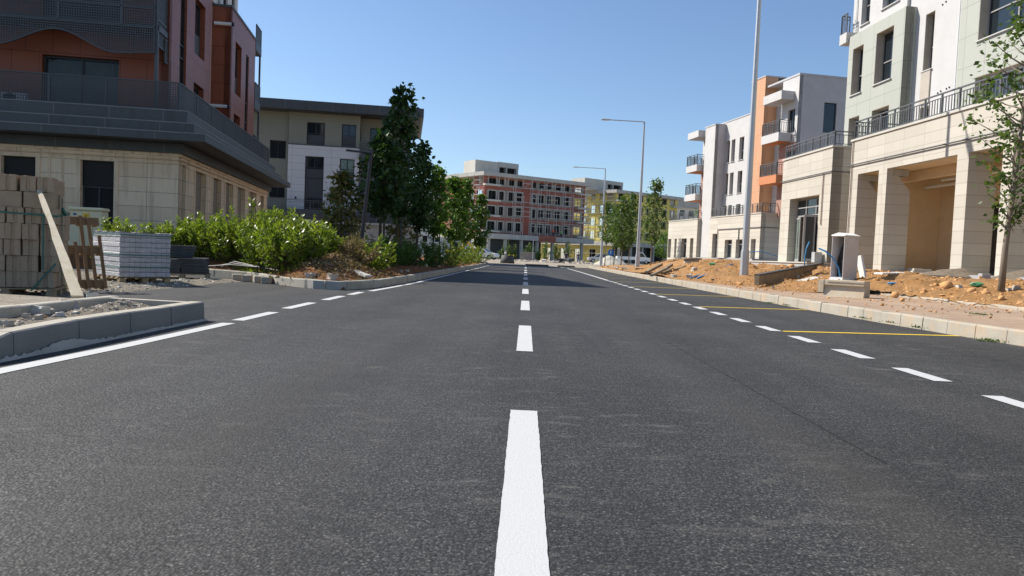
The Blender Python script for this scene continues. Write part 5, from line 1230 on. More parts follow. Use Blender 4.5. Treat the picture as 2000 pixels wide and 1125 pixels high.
for i, (px, py, s, mt, lab) in enumerate(((78, 612, .085, 'concrete_pale', 'white angular stone chunk on the near kerb island'), (135, 605, .115, 'stone_rubble', 'largest broken stone on the near kerb island'), (97, 612, .05, 'stone_rubble', 'small tan stone between the white chunk and the largest stone'), (118, 618, .05, 'concrete_pale', 'flat pale chip before the largest stone'), (148, 614, .035, 'concrete_pale', 'small pale chip right of the largest stone'),
        (72, 624, .05, 'stone_rubble', 'brown stone below the white chunk'), (84, 622, .035, 'clod', 'orange clod below the white chunk'), (50, 620, .045, 'stone_rubble', 'brown stone left of the white chunk'), (112, 601, .04, 'stone_rubble', 'small stone behind the largest stone'), (182, 585, .085, 'concrete_pale', 'squared pale stone against the back kerb'), (12, 636, .05, 'stone_rubble', 'dark stone at the left picture edge'))):
    stone('broken_stone', lab, isl(px, py), s, mt, i+1, gi)
def pebbles(name, pts, mat):
    m = MB(); r = random.Random(len(pts))
    for x, y, z, s in pts:
        q = [Vector((r.uniform(-1, 1), r.uniform(-1, 1), r.uniform(-.6, .8))).normalized()*s*r.uniform(.7, 1.2)+Vector((x, y, z)) for _ in range(8)]
        bm = bmesh.new(); vv = [bm.verts.new(p) for p in q]
        bmesh.ops.convex_hull(bm, input=vv); bm.verts.ensure_lookup_table(); bm.verts.index_update()
        m.raw([v.co.copy() for v in bm.verts], [[v.index for v in f.verts] for f in bm.faces]); bm.free()
    return tag(m.build(name, M[mat]), kind='stuff')
r = random.Random(12); pp = []
for k in range(420):
    y = r.uniform(4.6, 8.25); x = r.uniform(-4.72, -3.86)
    if r.random() < .5: x, y = r.gauss(-4.35, .2), r.gauss(7.7, .35)
    if not (-4.72 < x < -3.86 and y < 8.22): continue
    pp.append((x, y, island_z(x, y), r.choice((.008, .012, .018, .026))))
pebbles('gravel', pp, 'stone_rubble')
pp = []
for k in range(6500):
    x = r.uniform(6.5, 13.4); y = r.uniform(12.5, 42)
    if x < 9.7 and y < 20 and r.random() < .93: continue
    if x < kx(y)+.5: continue
    pp.append((x, y, max(Zr(x, y), .215 if x < 9.6 and y < 24 else -1), r.choice((.010, .012, .016, .02, .025, .03, .04, .05, .07))*(1 if x > 9.7 or y > 24 else .6)))
for k in range(420):
    y = r.uniform(12, 24); x = 9.6-abs(r.gauss(0, .9)) if r.random() < .7 else r.uniform(6.6, 9.5)
    if x > kx(y)+.25: pp.append((x, y, .188+.05*smooth(6.3, 9.6, x), r.choice((.008, .012, .018, .026, .035))))
pebbles('soil_clods', pp, 'clod')
pp = []
for k in range(520):
    a, b = r.gauss(-4.6, .45), r.gauss(18.4, 1.3)
    if a > -3.5 or b < 15.9: continue
    pp.append((a, b, Zl(a, b)+.01, r.choice((.02, .03, .045, .06))))
for k in range(200):
    b = r.uniform(16, 45); a = -3.5-abs(r.gauss(.35, .25))
    pp.append((a, b, Zl(a, b), r.choice((.015, .025, .04))))
pebbles('litter', pp, 'clod_dark')
pp = []
for k in range(1500):
    x = r.uniform(-9.2, -5.9); y = r.uniform(10.4, 17.0); q = apron_z(x, y)
    if q > .0 and r.random() < (.9 if x > -8.2 else .4): pp.append((x, y, q, r.choice((.008, .012, .018, .026, .04))))
pebbles('rubble', pp, 'concrete_pale')
# dead leaves over the litter heap
Pn = []; Dn = []; Ln = []
for k in range(2600):
    a, b = r.gauss(-4.65, .5), r.gauss(18.5, 1.3)
    if a > -3.5 or b < 15.8: continue
    Pn.append((a, b, Zl(a, b)+r.uniform(.0, .07))); Dn.append((r.gauss(0, 1), r.gauss(0, 1), r.gauss(.2, .35))); Ln.append(r.uniform(.05, .11))
h = thing('tmp', 'x', 'x'); lo = leaf_mesh('leaf_litter', Pn, Dn, Ln, .5, M['leaf_dry'], h); lo.parent = None; bpy.data.objects.remove(h); tag(lo, kind='stuff')
# weeds by the bed's front corner
Pn = []; Dn = []; Ln = []
for k in range(1500):
    a = r.uniform(-9.5, -5.2); b = 15.9+max(0, (-4.4-a))*.98+abs(r.gauss(.2, .5))
    Pn.append((a, b, Zl(a, b))); Dn.append((r.gauss(0, .5), r.gauss(0, .5), 1)); Ln.append(r.uniform(.05, .2))
h = thing('tmp', 'x', 'x'); lo = leaf_mesh('grass', Pn, Dn, Ln, .12, M['leaf_laurel'], h); lo.parent = None; bpy.data.objects.remove(h); tag(lo, kind='stuff')
gb = 'rocks on the reddish soil of the left bed'
bed = lambda px, py: ground_at(px, py, Zl, 14, 40)
for i, (px, py, s, lab) in enumerate(((607, 542, .12, 'square pale rock behind the kerb at the leaf litter'), (648, 545, .14, 'brown lump of earth at the kerb behind the rounded corner'), (783, 531, .07, 'pale rock on the red soil beside the kerb'), (795, 530, .07, 'grey rock right of the pale one on the red soil'), (832, 520, .08, 'grey rock below the dark shrubs'), (858, 521, .07, 'rock before the sunlit round shrub'), (905, 517, .08, 'pale rock by the far end of the bed'))):
    stone('rock', lab, bed(px, py), s, 'stone_rubble', 30+i, gb)
m = MB(); a = Vector((-4.2, 17.7, .36)); m.bar(a, a+Vector((.55, -.75, -.1)), .16, .05); tag(m.build('broken_board', M['concrete']), 'grey broken board lying on the red soil by the kerb', 'board')
# loose kerb pieces and cables left of the bed corner
gk = 'loose tan kerb pieces beside the slab pallet'
for i, (x, y, rz_, lab) in enumerate(((-6.95, 17.5, .4, 'loose tan kerb piece nearest the slab pallet'), (-6.6, 17.25, .2, 'loose tan kerb piece second from the slab pallet'), (-6.25, 17.0, .5, 'loose tan kerb piece third from the slab pallet'), (-5.95, 16.75, .1, 'loose tan kerb piece nearest the bed corner'))):
    me = rough_block('kerb_piece', .22, .3, .16, 'kerb_dusty', 60+i, .006, 2, .012); o = bpy.data.objects.new('kerb_piece', me); COL.objects.link(o); o.location = (x, y, .0); o.rotation_euler = (0, 0, rz_); tag(o, lab, 'kerb piece', gk)
m = MB()
for k in range(3): m.tube([(-8.2+.2*k, 18.6, .28), (-7.4, 18.2+.1*k, .36+.04*k), (-6.5, 17.9, .33), (-5.9, 17.6+.1*k, .27)], .014, 5)
tag(m.build('black_cable', M['black']), 'loose black cables looping over the kerb left of the laurels', 'cable')

# ------------------------------------------------------------------ right side: site debris
gr = lambda px, py: ground_at(px, py, lambda x, y: max(Zr(x, y), .22 if kx(y) < x < 9.62 else 0), 9, 60)
p = at(1650, 578, 18.0)
t = thing('concrete_kerb_piece', 'broken precast concrete drain kerb standing on the dusty pavement', 'concrete kerb', (7.9, 18.1, .20), rad(-40))
m = MB(); m.extr([(-.28, 0), (-.20, .27), (-.28, .30), (-.28, .42), (.22, .42), (.26, .0)], 0, -.43, .50); m.extr([(-.29, .10), (-.29, .41), (.16, .41), (.16, .10)], 0, -.56, -.434)
m.build('body', M['precast'], t)
m = MB(); m.cbox(-.36, .52, -.295, -.20, .36, .425, .012); m.build('lip', M['precast'], t)
cl = gr(1650, 560)
t = thing('utility_cabinet', 'grey utility cabinet without its door, cables hanging out, behind the precast kerb', 'cabinet', (9.52, 22.0, .42), rad(-60)); t.scale = (.72, .95, 1)
m = MB()                                       # open towards local -y
m.cbox(-.30, -.27, -.34, .34, .2, 1.44, .006); m.cbox(.27, .30, -.34, .34, .2, 1.44, .006); m.box(-.269, .269, .30, .339, .2, 1.44); m.box(-.269, .269, -.33, .29, .2, .23)
m.build('housing', M['cab_grey'], t)
m = MB(); m.extr([(-.33, 1.445), (.33, 1.445), (.33, 1.48), (.0, 1.55), (-.33, 1.48)], 1, -.36, .36); m.build('roof', M['cab_white'], t)
m = MB(); m.cbox(-.32, .32, -.36, .36, -.3, .199, .01); m.build('base', M['cab_white'], t)
m = MB(); m.box(-.26, .26, .25, .295, .24, 1.43); m.build('back_plate', M['black'], t); m = MB()
for x, z, w_, h_ in ((.08, 1.15, .2, .12), (.1, .98, .16, .1), (.12, .8, .14, .2), (-.1, 1.3, .2, .06)): m.box(x-w_/2, x+w_/2, .12, .249, z-h_/2, z+h_/2)
m.build('switchgear', M['metal_dark'], t); m = MB(); m.box(.05, .16, .1, .2, .62, .72); m.build('fuse_holder', M['white_plastic'], t)
m = MB()
for x, b in ((-.18, .1), (-.12, .12), (-.06, .16), (.0, .1)): m.tube([(x, -.1, .235), (x+.02, -.15, .7), (x+b, -.08, 1.1), (x+b+.02, .1, 1.36)], .024, 6)
m.build('cable', M['black'], t)
m = MB(); m.tube([(.12, -.28, .24), (.10, -.36, .5), (-.05, -.48, .78), (-.3, -.62, .98), (-.55, -.7, 1.06)], .026, 8); m.build('blue_hose', M['blue_pipe'], t)
m = MB(); a = Vector((10.25, 22.3, .66)); m.bar(a, a+Vector((-.12, .1, .66)), .06, .34, (0, 1, 0)); tag(m.build('cabinet_door', M['cab_white']), 'white cabinet door leaning upright beside the open utility cabinet', 'cabinet door')
# long wall form
a, b = Vector((7.3, 23.1, .42)), Vector((12.2, 30.3, .93))
t = thing('concrete_beam', 'long dark-topped concrete beam lying up the soil slope to the shop steps', 'beam', (0, 0, 0))
m = MB(); m.bar(a, b, .14, .30); m.build('body', M['wood_old'], t); m = MB(); m.bar(a+Vector((0, 0, .17)), b+Vector((0, 0, .17)), .17, .05); m.build('top_rail', M['slate'], t)
m = MB(); a = Vector((8.6, 22.9, .44)); m.bar(a, a+Vector((.75, .55, .14)), .34, .07); tag(m.build('paving_slab', M['concrete_pale']), 'pale paving slab tipped on the soil before the long beam', 'slab')
bm = bmesh.new(); bmesh.ops.create_icosphere(bm, subdivisions=3, radius=1)
for v in bm.verts: f = 1+.35*nz(v.co.x*1.6, v.co.y*1.6, v.co.z*1.6); v.co = Vector((v.co.x*.42*f, v.co.y*.26*f, max(-.02, v.co.z*.17*f)))
me = bpy.data.meshes.new('plastic_bag'); bm.to_mesh(me); bm.free(); me.materials.append(M['yellow_bag']); o = bpy.data.objects.new('plastic_bag', me); COL.objects.link(o); p = at(1510, 536, 25.6); o.location = (p.x, p.y, Zr(p.x, p.y)+.0); tag(o, 'bright yellow plastic sheet on the soil beside the nearest lamp', 'plastic sheet')
# well ring
p = at(1350, 520, 45); t = thing('well_ring', 'round concrete manhole ring with a projecting lid on the soil heap', 'manhole', (p.x, 45, .52))
m = MB(); m.lathe([(.42, 0), (.46, .02), (.46, .55), (.38, .56), (.38, .1)], 24); m.build('ring', M['concrete'], t, True); m = MB(); m.lathe([(0, .56), (.60, .565), (.62, .60), (.60, .67), (0, .68)], 24); m.build('lid', M['soil_dust'], t)
# timbers
gt = 'old timbers thrown on the soil'
for i, (p0, p1, w_, h_, lab) in enumerate((((1262, 534), (1292, 516), .14, .12, 'old brown timber leaning up to the right, left of the heap'), ((1272, 540), (1302, 524), .12, .1, 'old timber nearest the kerb in the left pile'), ((1285, 535), (1312, 517), .14, .13, 'old timber with an orange end in the left pile'), ((1293, 536), (1310, 527), .12, .12, 'short old timber below the manhole ring'), ((1318, 530), (1338, 524), .15, .15, 'thick stub of timber below the manhole ring'))):
    a, b = gr(*p0), at(*p1, 0); q = gr(p1[0], p0[1]-6); bb_ = at(p1[0], p1[1], gr(*p0).y+1.3)
    m = MB(); m.bar(a+Vector((0, 0, .05)), Vector((bb_.x, bb_.y, max(bb_.z, Zr(bb_.x, bb_.y)+.05))), w_, h_); tag(m.build('old_timber', M['wood_old']), lab, 'timber', gt)
m = MB(); a = at(1253, 519, 46); m.bar((a.x-.4, 46, .33), (a.x+.5, 46.1, .36), .16, .14); tag(m.build('old_timber', M['wood_old']), 'dark timber lying flat near the second lamp base', 'timber', gt)
# blue pipes
def pipe(lab, pts, mat='blue_pipe', r_=.022, name='blue_pipe', grp='blue pipes in the soil'):
    m = MB(); m.tube(pts, r_, 8); return tag(m.build(name, M[mat], None, True), lab, 'pipe', grp)
a, b = gr(1362, 545), at(1430, 518, 33); pipe('long straight blue pipe lying on the soil heap', [a+Vector((0, 0, .03)), (a+b)/2+Vector((0, 0, .05)), b+Vector((0, 0, .05))], r_=.035)
b2 = at(1400, 534, 31); pipe('curved blue pipe beside the long straight one', [a+Vector((-.2, .3, .03)), b2+Vector((-.4, 0, .02)), b2+Vector((.3, .6, .08))], r_=.03)
p = at(1571, 522, 31); pipe('upright blue pipe in front of the shop doors', [Vector((p.x, 31, .8)), Vector((p.x, 31, 1.35)), Vector((p.x+.04, 31, 1.7)), Vector((p.x+.15, 31, 1.98))], r_=.028)
p = at(1465, 492, 50); pipe('thin blue pipe bowed before the grey shop end wall', [Vector((p.x-.4, 50, 1.75)), Vector((p.x+.8, 50, 1.85)), Vector((p.x+1.9, 50, 1.55)), Vector((p.x+2.2, 50, 1.35))], r_=.028)
p = gr(1745, 556); pipe('short blue pipe end in the soil behind the precast kerb', [p+Vector((-.15, 0, .03)), p+Vector((.25, .05, .05))], r_=.028)
# stones and clods on the right
gc = 'clods and rocks on the right soil bank'
for i, (px, py, s, mt, lab) in enumerate(((1848, 562, .16, 'clod', 'largest orange boulder before the stone arcade'), (1748, 578, .11, 'clod', 'round orange clod on the pavement right of the precast kerb'), (1762, 587, .06, 'clod', 'small orange clod on the pavement before the round one'), (1872, 562, .08, 'concrete_pale', 'pale rock right of the orange boulder'), (1897, 570, .09, 'clod', 'dark orange clod among the strip of clods'), (1925, 575, .10, 'clod', 'orange clod left of the young tree'), (1905, 558, .09, 'concrete_pale', 'pale flat rock behind the strip of clods'), (1985, 565, .10, 'stone_rubble', 'tan rock at the right picture edge'), (1970, 568, .08, 'stone_rubble', 'brown rock right of the young tree'), (1955, 585, .08, 'clod', 'clod below the young tree'), (1805, 570, .07, 'clod', 'clod left of the orange boulder'),
        (1346, 543, .17, 'stone_rubble', 'large pale rock at the foot of the soil heap'), (1356, 528, .14, 'concrete_pale', 'white rock above the large pale one'), (1316, 541, .13, 'concrete_pale', 'white rock near the kerb below the manhole ring'), (1392, 548, .07, 'slate', 'dark rock before the soil heap'), (1445, 556, .09, 'clod', 'orange clod just before the nearest lamp'), (1567, 540, .10, 'clod', 'orange lump on top of the heap beside the long beam'), (1558, 541, .07, 'concrete_pale', 'white stone on the heap beside the long beam'), (1480, 540, .06, 'clod', 'clod right of the nearest lamp base'), (1546, 522, .14, 'clod', 'orange clod on the shop step'), (1425, 551, .05, 'stone_rubble', 'small brown stone left of the nearest lamp'), (1510, 562, .05, 'stone_rubble', 'pebble before the beam end'))):
    stone('clod' if mt == 'clod' else 'rock', lab, gr(px, py), s, mt, 80+i, gc, ang=mt != 'clod', flat=.8, cat='clod' if mt == 'clod' else 'rock')
# kerb stones waiting before the arcade
gk2 = 'grey kerb stones lying before the arcade'
for i, (a, b, h_, lab) in enumerate((((11.9, 22.3, .62), (13.15, 20.0, .50), .2, 'long grey kerb stone lying aslant before the ochre bay'), ((13.2, 20.2, .60), (13.9, 18.2, .62), .16, 'grey kerb stone behind the strip of clods, left one'), ((13.3, 18.1, .55), (13.7, 16.2, .55), .22, 'dark grey kerb stone behind the young tree'))):
    m = MB(); m.bar(a, b, .16, h_); tag(m.build('kerb_stone', M['concrete_blue']), lab, 'kerb stone', gk2)
m = MB(); m.cbox(12.75, 13.0, 20.6, 20.8, .70, .93, .01); tag(m.build('concrete_cube', M['concrete_blue']), 'small grey concrete cube standing on the kerb stones before the arcade', 'concrete block')
m = MB(); a = Vector((11.8, 23.3, .82)); m.bar(a, a+Vector((1.5, -1.3, -.04)), .03, .04); tag(m.build('iron_bar', M['metal_dark']), 'thin dark iron bar above the slanting kerb stone', 'bar')
m = MB(); a = Vector((11.6, 24.2, .80)); m.bar(a, a+Vector((1.0, .1, .04)), .5, .05); tag(m.build('loose_sheet', M['white_plastic']), 'pale loose sheet on the soil before the second stone pillar', 'sheet')
for (px, py, y, lab) in ((1800, 532, 29, 'small stack of pale stone slabs in the ochre bay'),):
    p = at(px, py, y); m = MB(); m.cbox(p.x-.5, p.x+.5, y-.3, y+.3, .87, .94, .01); m.cbox(p.x-.45, p.x+.25, y-.28, y+.25, .945, 1.03, .01); tag(m.build('stone_slab_stack', M['concrete_pale']), lab, 'slab stack')
def heap(name, lab, x, y, z, rx, ry, h, mat, seed):
    m = MB(); n = 30; vs = []; fs = []
    for i in range(n+1):
        for j in range(n+1):
            u, v = -1+2*i/n, -1+2*j/n; d = math.hypot(u, v); hh = h*max(0, 1-d**1.15)*(1+.25*fbm(u*2+seed, v*2, 1.))-.05*(d > .98); vs.append((u*rx, v*ry, hh+.02*fbm(u*4+seed, v*4, 2.)-.03))
    for i in range(n):
        for j in range(n): fs.append((i*(n+1)+j, (i+1)*(n+1)+j, (i+1)*(n+1)+j+1, i*(n+1)+j+1))
    m.raw(vs, fs); return tag(m.build(name, M[mat], None, True, (x, y, z)), lab, 'sand heap')
heap('sand_heap', 'grey-brown sand heap before the third stone pillar', 13.9, 23.9, .72, 1.5, 1.0, .42, 'sand', 1)
heap('sand_heap', 'grey-brown sand heap between the dark doorway and the young tree', 14.6, 21.6, .68, 1.3, 1.0, .50, 'sand', 4)
p = at(1190, 514, 110); heap('sand_heap', 'pale sand heap in front of the silver car at the road end', p.x, 108, .1, 2.6, 2.2, 1.35, 'sand_pale', 7)
bm = bmesh.new(); bmesh.ops.create_icosphere(bm, subdivisions=2, radius=1)
for v in bm.verts: f = 1+.5*nz(v.co.x*2.2, v.co.y*2.2, v.co.z*2.2); v.co = Vector((v.co.x*.17*f, v.co.y*.10*f, v.co.z*.06*f))
for lab, px, py in (('crumpled green plastic on the soil heap', 1391, 518), ('crumpled green plastic behind the orange boulder', 1908, 560)):
    me = bpy.data.meshes.new('plastic_scrap'); bm.to_mesh(me); me.materials.append(M['green_bag']); o = bpy.data.objects.new('plastic_scrap', me); COL.objects.link(o); p = gr(px, py); o.location = p+Vector((0, 0, .06)); tag(o, lab, 'plastic')
bm.free()
# weeds and scraps along the right kerb
Pn = []; Dn = []; Ln = []
for px, py in ((1505, 593), (1540, 597), (1690, 623), (1748, 632), (1795, 641), (1915, 616), (1926, 667), (1950, 668)):
    c = Vector((kx(14)-.04, 0, 0)); q = ground_at(px, py, lambda x, y: .21 if x > kx(y) else 0., 8, 30)
    for k in range(60): Pn.append((q.x+r.gauss(0, .07), q.y+r.gauss(0, .10), q.z+.01)); Dn.append((r.gauss(0, 1), r.gauss(0, 1), .7)); Ln.append(r.uniform(.02, .06))
h = thing('tmp', 'x', 'x'); lo = leaf_mesh('weeds', Pn, Dn, Ln, .4, M['leaf_sapling'], h); lo.parent = None; bpy.data.objects.remove(h); tag(lo, kind='stuff')

# ------------------------------------------------------------------ the end of the road
t = thing('rubber_barrel', 'black rubber tub standing on the left lane at the end of the road', 'tub', (-1.9, 76, .0))
m = MB(); m.lathe([(0, 0), (.75, 0), (.72, .3), (.62, .85), (.58, .86), (.62, .3), (0, .3)], 18); m.build('tub', M['slate'], t, True)
for x0, x1, y, lab in ((.0, 2.1, 66.3, 'dark rubber strip across the centre of the road end'), (2.9, 4.5, 66.2, 'dark rubber strip right of the first at the road end')):
    m = MB(); m.cbox(x0, x1, y, y+.35, .0, .14, .04); tag(m.build('rubber_strip', M['slate']), lab, 'rubber strip')
def car(label, x, y, rz, z=.1, mat='car_white', kind='sedan', cat='car', group=None):
    t = thing('pickup_truck' if kind == 'truck' else 'parked_car', label, cat, (x, y, z), rz, group)
    if kind == 'truck':
        body = [(-2.9, .55), (-2.9, .95), (.55, .95), (.60, .55)]
        m = MB(); m.box(-2.9, .5, -.92, .92, .62, .72); m.box(-2.9, .5, -.95, -.90, .721, 1.15); m.box(-2.9, .5, .90, .95, .721, 1.15); m.box(-2.95, -2.901, -.95, .95, .66, 1.15); m.build('cargo_bed', M[mat], t)
        m = MB(); m.extr([(.62, .45), (2.75, .45), (2.8, .85), (2.6, 1.05), (1.95, 1.12), (1.35, 1.92), (.70, 1.95), (.62, 1.8)], 1, -.88, .88); b = m.build('body', M[mat], t)
        m = MB(); m.extr([(.80, 1.15), (1.78, 1.15), (1.30, 1.8), (.82, 1.82)], 1, -.886, .886); m.build('side_window', M['glass'], b)
        m = MB(); m.face([(1.965, -.78, 1.16), (1.965, .78, 1.16), (1.40, .72, 1.88), (1.40, -.72, 1.88)]); m.build('windscreen', M['glass'], b); wx = (-2.0, 1.95)
    else:
        m = MB(); m.extr([(-2.05, .35), (2.0, .35), (2.1, .6), (1.95, .82), (1.0, .93), (-1.55, .95), (-2.05, .85)], 1, -.82, .82); b = m.build('body', M[mat], t)
        m = MB(); lo_, hi_ = [(-1.75, .952), (1.0, .932)], [(-1.15, 1.42), (.25, 1.42)]
        q = [(-1.75, -.76, .951), (1.0, -.76, .931), (1.0, .76, .931), (-1.75, .76, .951), (-1.15, -.6, 1.42), (.25, -.6, 1.42), (.25, .6, 1.42), (-1.15, .6, 1.42)]
        m.raw(q, [(0, 1, 5, 4), (1, 2, 6, 5), (2, 3, 7, 6), (3, 0, 4, 7)]); m.build('windows', M['glass'], t)
        m = MB(); m.box(-1.2, .3, -.62, .62, 1.421, 1.46)
        for sx in (-1, 1):
            for i_ in (0, 1, 2):
                xa, xb = (-1.75, -.35, 1.0)[i_], (-1.15, -.4, .25)[i_]; m.bar((xa, sx*.765, .95), (xb, sx*.605, 1.43), .08, .05)
        m.build('roof', M[mat], t); wx = (-1.3, 1.3)
    for x_ in wx:
        for s in (-1, 1):
            m = MB(); m.tube([(0, -.10, 0), (0, .10, 0)], .32, 18); w = m.build('wheel', M['tyre'], t); w.location = (x_, s*.78, .32)
            m = MB(); m.tube([(0, -.112, 0), (0, .112, 0)], .19, 12); m.build('rim', M['galv'], w)
    for s in (-1, 1):
        m = MB(); x_ = 2.76 if kind == 'truck' else 2.0; m.box(x_-.02, x_+.05, s*.62-.12, s*.62+.12, .66, .80); m.build('headlight', M['lamp_glass'], t)
        m = MB(); x_ = -2.98 if kind == 'truck' else -2.08; m.box(x_, x_+.05, s*.7-.07, s*.7+.07, .62, .82); m.build('tail_light', M['red_plastic'], t)
    return t
car('silver saloon car half hidden by the pale sand heap', 12.3, 121, rad(184), .22, 'car_silver')
car('white pickup truck with open cargo bed behind the second lamp', 18.3, 124, rad(2), .30, 'car_white', 'truck', 'pickup truck')
car('white car half hidden by the last shrub of the left bed', -5.7, 96, rad(-20), .15, 'car_white')
car('teal car showing over the cargo bed of the pickup', 15.6, 131, rad(5), .35, 'teal')
t = thing('road_sign', 'round blue sign on a short post beside the farthest lamp', 'road sign', (9.6, 83, .2))
m = MB(); m.tube([(0, 0, 0), (0, 0, 1.75)], .03, 6); m.build('post', M['galv'], t); m = MB(); m.tube([(0, -.05, 1.45), (0, -.035, 1.45)], .34, 20); f = m.build('sign_face', M['blue_sign'], t)
m = MB(); m.extr([(-.03, 1.28), (.03, 1.28), (.03, 1.5), (.1, 1.5), (0, 1.66), (-.1, 1.5), (-.03, 1.5)], 1, -.058, -.052); m.build('arrow', M['white_plastic'], f)
p = at(1030, 504, 130); t = pallet('pallet', 'wooden pallet under the grey brick stack left of the thin post', (p.x, 130, 0), 0, 2.6, 1.5)
t = thing('brick_stack', 'grey brick stack on a pallet left of the thin grey post', 'brick stack', (p.x, 130, .15)); m = MB()
for k in range(7): m.cbox(-1.25, 1.25, -.7, .7, .2*k, .2*k+.19, .02)
m.build('bricks', M['brick_grey'], t)
r = random.Random(9); pp = []
for k in range(260): x = r.gauss(5, 3.6); pp.append((x, r.uniform(104, 126), .03, r.choice((.1, .16, .24, .34))))
for k in range(120): pp.append((r.uniform(6.2, 11.5), r.uniform(44, 62), .30, r.choice((.05, .08, .12))))
pebbles('rubble', pp, 'stone_rubble')
gd = 'dark debris heaps along the far kerb'
for i, (px, y, s, mt, lab) in enumerate(((1090, 112, .8, 'slate', 'dark grey debris heap before the right columns of the red shell'), (1110, 112, .9, 'slate', 'dark debris heap left of the silver car'), (1062, 118, .5, 'concrete_pale', 'pale debris heap right of the thin post'), (1136, 110, .6, 'stone_rubble', 'brown debris heap beside the silver car bonnet'))):
    p = at(px, 509, y); stone('debris_heap', lab, (p.x, y, 0), s, mt, 120+i, gd, flat=.7, cat='debris')
# low wall and dark pieces by the far right corner
kerb('kerb', [(-60, 128), (60, 128)], .2, lambda x, y: .16, M['kerb_dusty'], 3, 1)

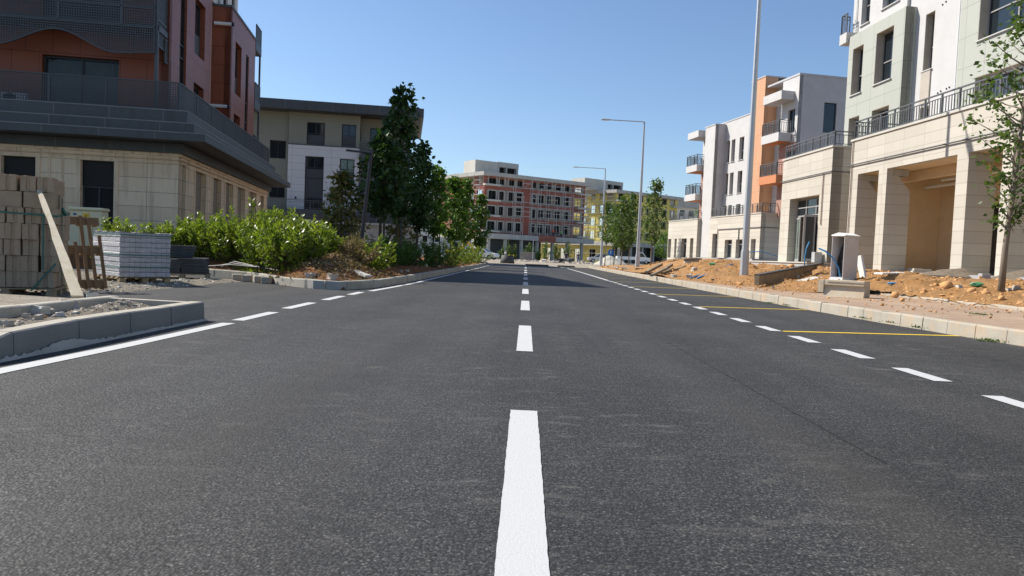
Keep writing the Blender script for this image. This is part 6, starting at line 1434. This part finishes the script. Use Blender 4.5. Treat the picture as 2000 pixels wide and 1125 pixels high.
# ------------------------------------------------------------------ people
def skinned(name, verts, edges, radii, mat, parent, root=0, sub=2):
    me = bpy.data.meshes.new(name); me.from_pydata(verts, edges, []); me.update()
    o = bpy.data.objects.new(name, me); COL.objects.link(o); me.materials.append(M[mat])
    s = o.modifiers.new('skin', 'SKIN'); s.use_smooth_shade = True
    for i, q in enumerate(radii): me.skin_vertices[0].data[i].radius = (q, q)
    me.skin_vertices[0].data[root].use_root = True
    if sub: ss = o.modifiers.new('sub', 'SUBSURF'); ss.levels = sub; ss.render_levels = sub
    o.parent = parent; return o
def person(label, loc, rz, shirt, legs, stride=.12, arms=((.30, .0, .82), (-.30, .0, .82)), hat=None):
    t = thing('person', label, 'person', loc, rz)
    V = [(0, 0, .95), (0, 0, 1.15), (0, 0, 1.36), (0, 0, 1.48), (0, -.01, 1.58), (0, -.01, 1.70)]; E_ = [(0, 1), (1, 2), (2, 3), (3, 4), (4, 5)]; R_ = [.13, .12, .15, .06, .085, .075]
    for s, st in ((1, stride), (-1, -stride)):
        i = len(V); V += [(s*.09, 0, .90), (s*.10, -st*.4-.02, .50), (s*.10, -st+.02, .09), (s*.11, -st-.12, .04)]; R_ += [.095, .062, .045, .04]; E_ += [(0, i), (i, i+1), (i+1, i+2), (i+2, i+3)]
    for s, a in ((1, arms[0]), (-1, arms[1])):
        i = len(V); h = Vector(a); sh_ = Vector((s*.19, 0, 1.40)); el = (sh_+h)/2+Vector((s*.05, .06, 0)); d = (h-el).normalized()
        V += [tuple(sh_), tuple(el), tuple(h)]; R_ += [.058, .042, .030]; E_ += [(2, i), (i, i+1), (i+1, i+2)]
        for k, (lx, ll) in enumerate(((-.03, .085), (-.01, .10), (.01, .095), (.03, .08), (-.045, .05))):
            j = len(V); q = h+d*.07+Vector((0, lx, 0)); V += [tuple(q), tuple(q+d*ll*.8+Vector((0, -.012, 0)))]; R_ += [.011, .009]; E_ += [(i+2, j), (j, j+1)]
    b = skinned('body', V, E_, R_, 'skin', t)
    Vs = [(0, 0, .84), (0, 0, 1.12), (0, 0, 1.37)]; Es = [(0, 1), (1, 2)]; Rs = [.15, .145, .165]
    for s, a in ((1, arms[0]), (-1, arms[1])):
        i = len(Vs); h = Vector(a); sh_ = Vector((s*.19, 0, 1.40)); el = (sh_+h)/2+Vector((s*.05, .06, 0)); Vs += [tuple(sh_), tuple(el)]; Rs += [.075, .06]; Es += [(2, i), (i, i+1)]
    skinned('shirt', Vs, Es, Rs, shirt, t)
    Vt = [(0, 0, 1.02)]; Et = []; Rt = [.145]
    for s, st in ((1, stride), (-1, -stride)):
        i = len(Vt); Vt += [(s*.09, 0, .88), (s*.10, -st*.4-.02, .50), (s*.10, -st+.02, .10)]; Rt += [.115, .082, .066]; Et += [(0, i), (i, i+1), (i+1, i+2)]
    skinned('trousers', Vt, Et, Rt, legs, t)
    m = MB(); m.lathe([(.0, 1.81), (.05, 1.80), (.088, 1.75), (.096, 1.69), (.088, 1.66)], 14, (0, .012)); m.build('hair' if not hat else 'helmet', M[hat or 'hair'], t, True)
    m = MB(); m.box(-.012, .012, -.105, -.085, 1.63, 1.665); m.build('nose', M['skin'], b)
    m = MB(); m.box(-.045, -.02, -.094, -.085, 1.675, 1.688); m.box(.02, .045, -.094, -.085, 1.675, 1.688); m.build('eyes', M['hair'], b)
    return t
p = at(987, 505, 135); person('pedestrian in white top and blue jeans walking before the red shell', (p.x, 135, .03), rad(60), 'white_cloth', 'denim', .16)
p = at(1129, 508, 118); person('worker in dark clothes standing among the debris near the silver car', (p.x, 118, .03), rad(-30), 'navy_cloth', 'denim', .05)
p = at(1106, 507, 118); person('worker in dark clothes bent over the debris left of the other one', (p.x, 118, .03), rad(20), 'navy_cloth', 'navy_cloth', .1)
def on_block(T, x, y, z): return T.matrix_basis @ Vector((x, y, z))
person('scaffold worker in a bright orange-red vest on the red shell', on_block(RB, 17.1, -1.35, 5.25), rad(34), 'red_vest', 'navy_cloth', .05)
person('scaffold worker in dark clothes between the red and the green vests', on_block(RB, 17.9, -1.35, 5.25), rad(20), 'navy_cloth', 'navy_cloth', .05)
person('scaffold worker in a bright green vest on the red shell', on_block(RB, 19.3, -1.35, 5.1), rad(50), 'green_vest', 'navy_cloth', .05)
person('worker in a white top standing on the roof edge of the yellow shell', on_block(YB, 16.4, .3, 17.9), rad(30), 'white_cloth', 'denim', .05)
# orange playground-like machines glimpsed between the trees
t = thing('mini_excavator', 'small yellow digger glimpsed between the tree trunks at the end of the bed', 'digger', (-9.2, 92, .05), rad(20))
m = MB(); m.cbox(-.9, .9, -.75, -.35, 0, .5, .08); m.cbox(-.9, .9, .35, .75, 0, .5, .08); m.build('track', M['tyre'], t)
m = MB(); m.cbox(-.8, .6, -.6, .6, .55, 1.15, .06); m.build('body', M['yellow_sign'], t); m = MB(); m.cbox(-.3, .6, -.5, .3, 1.16, 2.2, .05); m.build('cab', M['glass'], t); m = MB(); m.bar((.6, .3, 1.0), (2.0, .3, 2.3), .2, .25); m.bar((2.0, .3, 2.3), (2.9, .3, 1.0), .16, .2); m.build('arm', M['yellow_sign'], t)
m = MB(); m.extr([(2.75, .5), (3.1, .5), (3.15, .95), (2.8, 1.05)], 1, .1, .5); m.build('bucket', M['metal_dark'], t)
